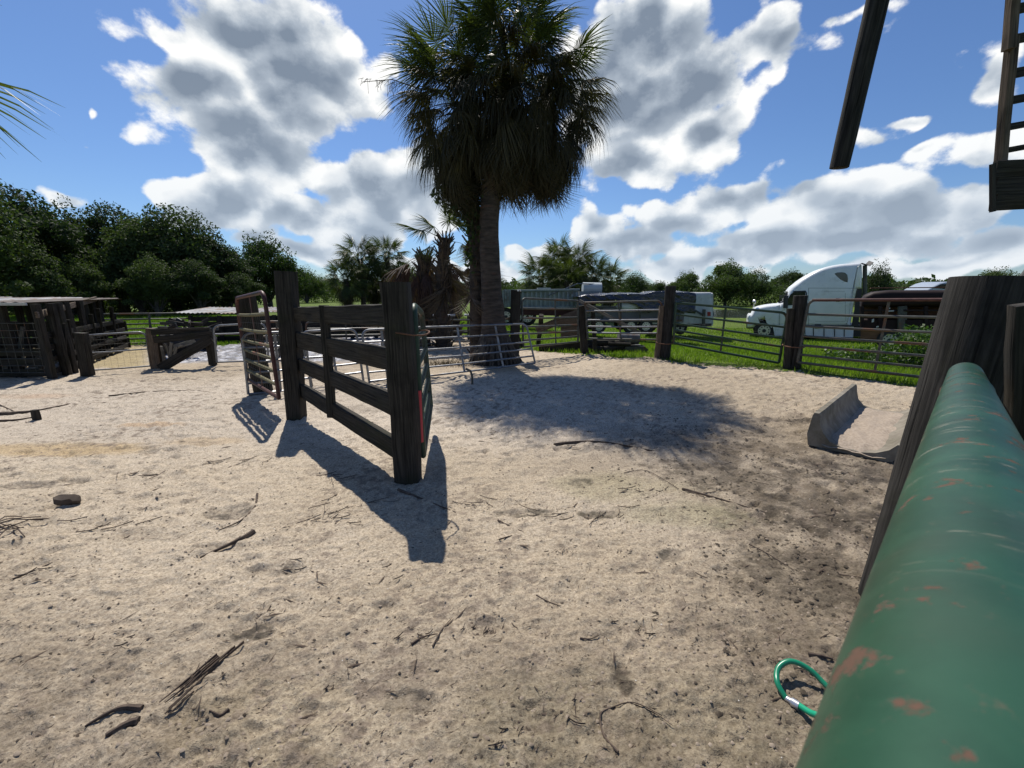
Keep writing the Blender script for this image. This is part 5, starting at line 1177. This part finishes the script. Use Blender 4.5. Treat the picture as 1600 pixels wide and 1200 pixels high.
scr = M(t, 'MULTIPLY', scr, M(t, 'MULTIPLY', MAPR(t, dax, 1.1, 1.35), MAPR(t, dax, 2.0, 1.8)))
gr = NOISE(t, v, 70.0, 5.0, .7); c = MIX(t, M(t, 'MULTIPLY', MAPR(t, gr, .6, .72), .5), c, (.10, .08, .05))
c = MIX(t, M(t, 'MULTIPLY', scr, .8), c, (.30, .28, .22))
L(t, c, b_.inputs['Base Color']); L(t, M(t, 'ADD', .46, M(t, 'MULTIPLY', rust, .4)), b_.inputs['Roughness']); b_.inputs['Specular IOR Level'].default_value = .35
bump(t, b_, M(t, 'ADD', M(t, 'MULTIPLY', n1, .4), M(t, 'MULTIPLY', M(t, 'ADD', rust, scr), -.5)), .35, .003); GPIPE = m
ax = Vector((.733, .679, -.067)).normalized(); e = EYE + ray(1508, 585).normalized() * 2.2
P = [e - ax * s for s in (0.0, .012, .03, .3, .6, .9, 1.2, 1.5, 1.8, 2.1, 2.4, 3.2)]
b = MB(); b.tube(P, [.030, .040, .0445] + [.0445] * 9, 48); pipe = b.build('green_pipe_rail', GPIPE, loc=e, smooth='auto'); tag(pipe, 'thick green pipe with rust spots running from the camera to the big round post', 'pipe rail')
b = MB(); q = e - ax * .74; b.tube([q - ax * .012, q - ax * .004, q + ax * .004, q + ax * .012], [.0447, .0462, .0462, .0447], 40); b.build('pipe_joint', GPIPE, pipe)
# big round post
bpz = Vector((2.17, 1.98, 0)); pts = [bpz + Vector((0, 0, -.3))] + [bpz + Vector((.012 * i, 0, 1.76 * i / 9)) for i in range(10)]
b = MB(); rr = [.205, .20, .198, .196, .195, .194, .193, .192, .191, .190, .188]; b.tube(pts, rr, 36, wob=.012); tag(b.build('round_post', POST_OLD, loc=bpz), 'massive weathered round post at the right edge where the green pipe ends', 'post')
b = MB(); b.beam(D(1612, 960, 1.22), D(1640, 470, 1.22), .16, .045, (.9, -.4, 0), 8, .004); tag(b.build('mossy_board', WOOD_DARK), 'dark mossy board standing at the right edge behind the green pipe', 'board')
b = MB(); b.tube([Vector((3.4, 3.2, 1.0)), Vector((3.95, 3.2, 2.05))], .03, 8); tag(b.build('slanting_rod', DARKTUBE), 'dark rod rising over the big post at the right edge', 'rod')
# hose
def spline(ps, n=10):
    out = []; ps = [Vector(p) for p in ps]
    for k in range(len(ps) - 1):
        p0, p1, p2, p3 = ps[max(k - 1, 0)], ps[k], ps[k + 1], ps[min(k + 2, len(ps) - 1)]
        for i in range(n):
            f = i / n; out.append(0.5 * ((2 * p1) + (p2 - p0) * f + (2 * p0 - 5 * p1 + 4 * p2 - p3) * f * f + (3 * p1 - p0 - 3 * p2 + p3) * f ** 3))
    out.append(ps[-1]); return out
m, t, b_ = new_mat('green_hose'); b_.inputs['Base Color'].default_value = (.012, .19, .10, 1); b_.inputs['Roughness'].default_value = .3; HOSE = m
hose = thing('garden_hose', 'green garden hose loop with a metal coupling lying beside the green pipe', 'hose', G(1230, 1090))
def gz(u, v, r=.013, up=0):
    p = G(u, v); p.z = zyard(p.x, p.y) + r + up; return p
b = MB(); b.tube(spline([gz(1420, 1190, up=.01), gz(1300, 1092, up=.03), gz(1262, 1065, up=.05), gz(1232, 1054, up=.05), gz(1214, 1058, up=.035), gz(1213, 1076, up=.02), gz(1228, 1093)]), .0115, 12); b.build('hose_loop', HOSE, hose)
b = MB(); b.tube(spline([gz(1246, 1104), gz(1264, 1122, up=.03), gz(1282, 1137, up=.04), gz(1330, 1170, up=.03), gz(1460, 1260)]), .0125, 12); b.build('hose_end', plain('bright_green_hose', (.01, .30, .16), .28), hose)
a, c = gz(1227, 1092), gz(1248, 1106); b = MB(); b.tube([a, a.lerp(c, .4), a.lerp(c, .45), c], [.012, .013, .018, .018], 12); b.build('coupling', CHROME, hose)
# concrete trough
CONC = weathered('trough_concrete', (0.155, 0.135, 0.105), (0.25, 0.225, 0.18), (0.10, 0.09, 0.06), .9, 'Object', ns=7, patch=(.45, .75), ps=3.0, bs=.5, bd=.006)
n0 = G(1262, 694); 
f0 = Vector((5.02, 6.02, 0)); dirn = (f0 - n0); dirn.z = 0; ln = 2.25; dirn.normalize(); wd = Vector((dirn.y, -dirn.x, 0))
prof = [(0.0, 0.0), (-.02, .14), (0.0, .36), (.015, .385), (.06, .385), (.075, .36), (.085, .27), (.12, .17), (.19, .09), (.30, .055), (.46, .05), (.58, .075), (.68, .13), (.74, .20), (.775, .205), (.80, .185), (.78, .10), (.72, .02), (.68, 0.0)]
b = MB(); rings = []
for i in range(9):
    rings.append([n0 + dirn * (ln * i / 8) + wd * (x + random.uniform(-.004, .004)) + Vector((0, 0, z - .01 + random.uniform(-.004, .004))) for x, z in prof])
b.quad_strip(rings, True, None, True); tag(b.build('feed_trough', CONC), 'curved concrete feed trough lying on the sand before the right gates', 'feed trough')
b = MB(); rings = []
for i in range(49):
    k = i / 48; en = min(1, min(k, 1 - k) * 9)
    rings.append([n0 + dirn * (ln * (-.01 + 1.02 * k)) + wd * (.13 + .54 * j / 16) + Vector((0, 0, .030 + .058 * en + .03 * float(fbm(np.array([k * 12.]), np.array([j * .35]), 1.0, 3, 7)[0]))) for j in range(17)])
b.quad_strip(rings, False, None, False); tag(b.build('trough_sand', weathered('loose_sand', (.26, .21, .16), (.40, .33, .26), None, .95, 'Object', ns=40, bs=.8, bd=.01)), 'sand lying in the bottom of the concrete trough', 'sand', kind='stuff')
# pole hanging from above and the slatted frame
p0 = D(1311, 263, 3.1); p1 = D(1371, 0, 3.02); dd = (p1 - p0)
pp = [p0 + dd * s for s in (-.0, .004, .2, .4, .6, .8, 1.0, 1.3, 1.7, 2.1)]
b = MB(); b.tube(pp, [.050, .056, .058, .059, .060, .060, .061, .062, .063, .064], 16, wob=.03); tag(b.build('hanging_pole', POST_OLD, loc=p0), 'thick dark pole hanging down from above into the sky at the upper right', 'pole')
lf = thing('ladder_frame', 'dark ladder like frame with a boxed foot at the upper right edge', 'ladder', D(1580, 330, 3.0))
b = MB(); b.beam(D(1556, 328, 3.0), D(1581, 60, 3.0), .05, .05, (1, 0, 0), 6, .003); b.build('stile', WOOD_BROWN, lf)
b = MB(); b.beam(D(1576, 78, 2.97), D(1594, -120, 2.97), .05, .05, (1, 0, 0), 6, .003); b.build('stile', WOOD_BROWN, lf)
b = MB(); b.beam(D(1690, 322, 3.0), D(1730, -120, 2.97), .05, .05, (1, 0, 0), 6, .003); b.build('stile', WOOD_BROWN, lf)
for v, w in ((62, .05), (116, .055), (158, .045), (200, .04), (236, .035), (14, .05), (-30, .05)):
    u = 1557 + (330 - v) * .097; b = MB(); b.beam(D(u, v, 3.0), D(1712, v - 26, 3.0), w, .03, (0, 0, 1), 4, .002); b.build('rung', WOOD_DARK, lf)
for k, (v0, v1) in enumerate(((254, 278), (280, 303), (305, 327))):
    b = MB(); b.beam(D(1553, (v0 + v1) / 2, 2.96), D(1706, (v0 + v1) / 2 - 8, 2.96), .108, .03, (0, 0, 1), 4, .002); b.build('box_board', WOOD_DARK, lf)
b = MB(); b.beam(D(1551, 256, 2.93), D(1551, 331, 2.93), .03, .02, (1, 0, 0)); b.build('corner_strip', WOOD_DARK, lf)

# ------------------------------------------------------------------ single things lying on the sand
def on(u, v, up=0.0):
    p = G(u, v); p.z = zyard(p.x, p.y) + up; return p
p = on(106, 787, .02); b = MB(); b.ball(p, .085, 9, 6, (1.25, .7, .55), .13); tag(b.build('rock', weathered('brown_rock', (.045, .035, .028), (.09, .07, .055), None, .9)), 'small brown rock lying alone on the sand at the left', 'rock')
p = on(58, 656); b = MB(); b.beam(p - Vector((0, 0, .05)), p + Vector((0, 0, .14)), .075, .06, (1, 0, 0), 3, .008); tag(b.build('stub_post', WOOD_DARK), 'short broken stump of a post beside the long branch at the left', 'stump')
STK = weathered('dry_stick', (.05, .036, .028), (.12, .088, .065), (.20, .16, .12), .85, 'Object', ns=20)
def stick2(label, pts, r0, r1=.002, name='stick', mat=STK, cat='stick', lift=.006):
    ps = spline([on(u, v, lift + (c[0] if c else 0)) for u, v, *c in pts], 5); n = len(ps)
    b = MB(); b.tube(ps, [r0 + (r1 - r0) * i / (n - 1) for i in range(n)], 6, wob=.15); return tag(b.build(name, mat), label, cat)
stick2('long thin branch lying past the post stump at the left edge', [(0, 648), (50, 643), (90, 636), (125, 628)], .03, .008)
stick2('second branch lying just below the long one at the left edge', [(0, 658), (28, 655), (52, 652)], .02, .01)
stick2('thin twig lying across the long branch at the left edge', [(0, 634), (22, 643)], .01, .006)
stick2('long palm leaf stalk lying at the edge of the palm shadow', [(866, 696), (905, 690), (950, 692), (1022, 704)], .022, .006)
stick2('dark stick on the brown dirt right of the centre', [(1066, 765), (1110, 777), (1196, 798)], .012, .004)
stick2('thin stick leaning at the edge of the fence post shadow', [(622, 766), (655, 776), (712, 800)], .014, .003)
stick2('curved stalk around the rim of the dark hollow', [(402, 772), (398, 792), (376, 814), (341, 829)], .010, .003)
stick2('thick fibrous palm stalk below the dark hollow', [(396, 832), (372, 846), (312, 868)], .022, .006)
stick2('flat dark stalk at the bottom left', [(222, 1108), (186, 1112), (133, 1136)], .014, .004)
stick2('short dark piece of stalk under the flat one at the bottom left', [(218, 1130), (198, 1136), (166, 1152)], .016, .008)
stick2('small curved dark pod on the sand at the bottom left', [(358, 1108), (344, 1116), (328, 1116)], .008, .004)
stick2('thin curved root arching at the bottom right of the centre', [(966, 1178), (944, 1148), (938, 1118), (956, 1104), (990, 1100), (1034, 1118)], .005, .0015)
stick2('fine rootlet curling off the arched root', [(980, 1098), (1020, 1112), (1052, 1136)], .003, .001)
stick2('short flat stick near the hose', [(1262, 1026), (1280, 1030), (1301, 1028)], .009, .005)
stick2('pale stick lying on the dirt left of the hose', [(1060, 766), (1010, 735), (975, 738)], .003)
stick2('slim twig right of the shadow of the near post', [(732, 666), (752, 672), (772, 679)], .010, .003)
stick2('slim twig at the centre of the sand', [(778, 812), (795, 820), (818, 830)], .008, .002)
stick2('short twig below the slim one at the centre', [(780, 846), (800, 838)], .006, .003)
stick2('straight thin twig on the lower right sand', [(1266, 888), (1320, 900), (1356, 905)], .005, .002)
stick2('thin dark twig left of the lower centre', [(676, 1008), (690, 985), (704, 966)], .005, .002)
stick2('dark twig beside the thin one at the lower centre', [(643, 1004), (662, 994), (684, 990)], .007, .002)
stick2('slender twig on the lower middle sand', [(838, 930), (855, 938), (876, 946)], .005, .002)
stick2('small twig far right on the dirt', [(1170, 852), (1200, 866), (1240, 892)], .005, .002)
stick2('curled twig on the right of the lower middle', [(906, 1000), (922, 1001), (936, 992)], .005, .002)
stick2('long faint twig near the left edge', [(20, 905), (50, 893), (92, 876)], .006, .003)
stick2('thin root trailing left of the central panels', [(170, 620), (240, 612), (330, 607)], .012, .004)
rb = thing('palm_litter', 'bundle of split palm stalk strips at the lower left', 'palm litter', on(320, 1060))
for i in range(15):
    a0 = rnd.uniform(0, 1); u, v = 358 - 85 * a0 + rnd.uniform(-8, 8), 1022 + 75 * a0 + rnd.uniform(-12, 12); L_ = rnd.uniform(18, 48)
    a, c = on(u + L_ * .72, v - L_ * .62, rnd.uniform(.005, .03)), on(u - L_ * .72, v + L_ * .55, rnd.uniform(.004, .02)); b = MB(); b.beam(a, c, rnd.uniform(.006, .016), .004, None, 3, .001, w1=.003); b.build('strip', STK, rb)
tb = thing('dead_twig_tangle', 'small tangle of bare twigs at the left edge below the rock', 'twigs', on(20, 830))
for i in range(9):
    u, v = rnd.uniform(0, 42), rnd.uniform(815, 838); a = on(u, v, .01); d = Vector((rnd.uniform(-.2, .2), rnd.uniform(-.12, .12), 0)); b = MB(); b.tube([a - d, a + Vector((rnd.uniform(-.03, .03), rnd.uniform(-.03, .03), .03)), a + d], .004, 5); b.build('twig', STK, tb)
# loose litter that nobody could count: twigs, chips, crumbs, pale shell bits
def litter(name, label, n, f, mat, seed, side=0):
    r = np.random.RandomState(seed); V = []; F = []
    s = r.rand(n); Y = .85 + 7.5 * s ** 1.5; X = (r.rand(n) * 2 - 1) * (Y + 1.0) * 1.25
    dens = fbm(X, Y, .9, 3, seed) + .25 * sstep(-1, 2.5, X); k = dens > r.uniform(-.7, .5, n)
    if side: k &= (sstep(.3, 2.6, X + .9 * fbm(X, Y, 1.2, 4, 6)) * sstep(7.2, 5.0, Y) * sstep(-.25, .25, fbm(X, Y, 4.0, 3, 35))) > r.uniform(.1, 1, n)
    X, Y = X[k], Y[k]; ins = poly_sd(X, Y, YARD) > .2; X, Y = X[ins], Y[ins]
    Z = yard_fields(X[:, None], Y[:, None])[0][:, 0]
    for x, y, z in zip(X, Y, Z): f(V, F, float(x), float(y), float(z), r)
    o = place(name, np_mesh(name, V, F, mat, False)); tag(o, label, 'litter', kind='stuff')
def f_twig(V, F, x, y, z, r):
    a = r.normal(.55, .6); l = r.uniform(.004, .024) * (1 + (r.rand() < .06) * 1.8); w = l * r.uniform(.05, .12); c, s = math.cos(a) * l, math.sin(a) * l; t1, t2 = r.uniform(0, .008), r.uniform(0, .012); b = len(V)
    V += [(x - c, y - s, z + t1), (x + s * w / l, y - c * w / l, z + .002), (x + c, y + s, z + t2), (x - s * w / l, y + c * w / l, z + .002), (x, y, z + w * 1.6 + .003)]
    F += [(b, b + 1, b + 4), (b + 1, b + 2, b + 4), (b + 2, b + 3, b + 4), (b + 3, b, b + 4)]
def f_bit(lo, hi, fl=.6):
    def g(V, F, x, y, z, r):
        s = r.uniform(lo, hi); b = len(V); a = r.uniform(0, 6.28); n = 5
        for i in range(n): q = s * r.uniform(.6, 1.2); V.append((x + q * math.cos(a + i * 1.257), y + q * .8 * math.sin(a + i * 1.257), z - .001))
        V.append((x, y, z + s * fl)); F += [(b + i, b + (i + 1) % n, b + n) for i in range(n)]
    return g
litter('twig_litter', 'fine dark twigs and bark strips scattered over the sand', 6500, f_twig, STK, 3)
litter('dung_crumbs', 'dark crumbs of dirt and dung scattered over the sand', 9000, f_bit(.003, .011), weathered('dark_crumbs', (.045, .035, .026), (.11, .085, .062), None, .95, 'Object', ns=30), 5)
litter('sand_clods', 'small pale clods of sand', 9000, f_bit(.004, .014, .7), weathered('clods', (.20, .16, .12), (.33, .27, .21), None, .95, 'Object', ns=20), 7)
litter('mulch', 'dark crumbled litter thick on the brown dirt at the right', 60000, f_bit(.005, .020, .45), weathered('dark_mulch', (.035, .028, .02), (.10, .08, .058), None, .95, 'Object', ns=30), 15, 1)
litter('shell_bits', 'tiny pale shell and stone bits in the sand', 900, f_bit(.002, .005), plain('shell_bit', (.62, .6, .55), .6), 9)
V, F = [], []; r = np.random.RandomState(41)
SPOTS = [(540, 800, 70, 16), (520, 815, 50, 10), (460, 890, 60, 12), (330, 1045, 45, 26), (410, 960, 30, 14), (790, 672, 60, 14), (740, 790, 50, 10), (850, 800, 60, 14), (960, 805, 50, 10),
         (945, 696, 75, 7), (660, 992, 40, 12), (770, 975, 40, 12), (760, 985, 30, 10), (870, 862, 20, 6), (1150, 745, 80, 20), (1280, 730, 60, 26), (1300, 800, 60, 30), (230, 742, 30, 5), (60, 900, 50, 14), (640, 900, 70, 18),
         (520, 740, 60, 10), (1000, 985, 50, 20), (1120, 900, 70, 20), (1190, 1000, 50, 30), (900, 1110, 50, 26), (160, 1000, 60, 22), (560, 1060, 60, 24), (1020, 770, 50, 12), (800, 1140, 60, 20), (350, 720, 60, 6), (180, 820, 60, 10)]
for su, sv, su_, sv_ in SPOTS:
    cnt = 34 if sv < 850 else 22
    pts_ = [G(su + r.normal(0, su_ * .6), sv + r.normal(0, sv_ * .6)) for i in range(cnt)]
    zs_ = yard_fields(np.array([[p.x] for p in pts_]), np.array([[p.y] for p in pts_]))[0][:, 0]
    for i in range(cnt):
        p = pts_[i]; z = float(zs_[i])
        f_twig(V, F, p.x, p.y, z + .002, r) if i % 3 else f_bit(.003, .012, .5)(V, F, p.x, p.y, z, r)
        if i % (6 if sv < 850 else 9) == 0:
            a = r.normal(.5, .8); l = r.uniform(.03, .10) if sv < 850 else r.uniform(.012, .042); w = .0022 if sv < 850 else .0013; b0 = len(V); c, s = math.cos(a), math.sin(a); bx = r.uniform(-.2, .2) * l
            for tt in (-1, -.3, .3, 1): x_, y_ = p.x + c * l * tt - s * bx * tt * tt, p.y + s * l * tt + c * bx * tt * tt; V += [(x_ - s * w, y_ + c * w, z + .004 + .006 * abs(tt)), (x_ + s * w, y_ - c * w, z + .004 + .006 * abs(tt)), (x_, y_, z + .010 + .006 * abs(tt))]
            for q in range(3):
                k0, k1 = b0 + 3 * q, b0 + 3 * q + 3
                F += [(k0, k1, k1 + 2), (k0, k1 + 2, k0 + 2), (k0 + 2, k1 + 2, k1 + 1), (k0 + 2, k1 + 1, k0 + 1)]
o = place('twig_clusters', np_mesh('twig_clusters', V, F, STK, False)); tag(o, 'drifts of fine dark palm fibre and twigs gathered in patches on the sand', 'litter', kind='stuff')
# grass blades standing beyond the gates and weeds on the fence line
def blades(name, label, n, area, h, mat, seed):
    r = np.random.RandomState(seed); X, Y = area(r, n); ins = poly_sd(X, Y, YARD); k = (ins + .5 * fbm(X, Y, 1.3, 4, 90) < .06 + .25 * (r.rand(n) < .12)); X, Y = X[k], Y[k]; n = len(X)
    Z = terrain(X, Y); hh = h * r.uniform(.4, 1.3, n) * (1 + .9 * np.clip(fbm(X, Y, .8, 3, 2), -.6, 1)); a = r.uniform(0, 6.28, n); w = .0045 + .0009 * Y; lx, ly = r.normal(0, .35, n) * hh, r.normal(0, .35, n) * hh
    V = np.stack([np.stack([X - np.cos(a) * w, Y - np.sin(a) * w, Z - .02], 1), np.stack([X + np.cos(a) * w, Y + np.sin(a) * w, Z - .02], 1), np.stack([X + lx, Y + ly, Z + hh], 1)], 1).reshape(-1, 3)
    o = place(name, np_mesh(name, V, np.arange(3 * n).reshape(n, 3), mat, False)); tag(o, label, 'grass', kind='stuff')
GRASS = leafy('grass_blades', (.095, .165, .014), (.20, .275, .035), .45, .5)
blades('pasture_blades', 'short bright green grass growing beyond the gates on the right', 150000, lambda r, n: (lambda y: (r.uniform(-.25, 1.35, n) * y, y))(6.5 + 22 * r.rand(n) ** 1.6), .085, GRASS, 1)
blades('meadow_blades', 'bright green grass of the meadow at the left', 60000, lambda r, n: (lambda y: (r.uniform(-1.3, 0, n) * y, y))(13.6 + 18 * r.rand(n) ** 1.3), .12, GRASS, 2)
wd_ = []
for i in range(15):
    u = rnd.uniform(1400, 1530); p = D(u, 500, rnd.uniform(9.5, 12)); wd_.append((p.x, p.y, zfield(p.x, p.y) + rnd.uniform(.1, .9) * min(1, (u - 1380) / 60), .4, .4, .38))
for i in range(12):
    u = rnd.uniform(1320, 1420); p = D(u, 520, rnd.uniform(10, 13)); wd_.append((p.x, p.y, zfield(p.x, p.y) + rnd.uniform(0, .25), .5, .4, .22))
o0 = np.array((9.5, 10.5, 0)); wt = thing('weed_bush', 'bright green leafy weeds growing against the gate beside the big round post', 'weeds', tuple(o0))
place('weed_leaves', leaf_cloud('weed_leaves', LEAF_LIGHT, [(x - 9.5, y - 10.5, z, a, b__, c) for x, y, z, a, b__, c in wd_], 9000, .045, 12, .6), parent=wt)
dt = thing('dry_grass_tuft', 'dry brown grass tuft on the sand behind the bars of the wide panel', 'grass tuft', G(700, 570))
V = []; F = []
for i in range(260):
    x, y = rnd.gauss(0, .28), rnd.gauss(0, .12); a = rnd.uniform(0, 6.28); l = rnd.uniform(.06, .28); w = .005; k = len(V)
    V += [(x - w, y, -.01), (x + w, y, -.01), (x + math.cos(a) * l * .7, y + math.sin(a) * l * .5, l * .8)]; F.append((k, k + 1, k + 2))
_b = place('blades', np_mesh('blades', V, F, FROND_D, False), parent=dt); _b['kind'] = 'stuff'
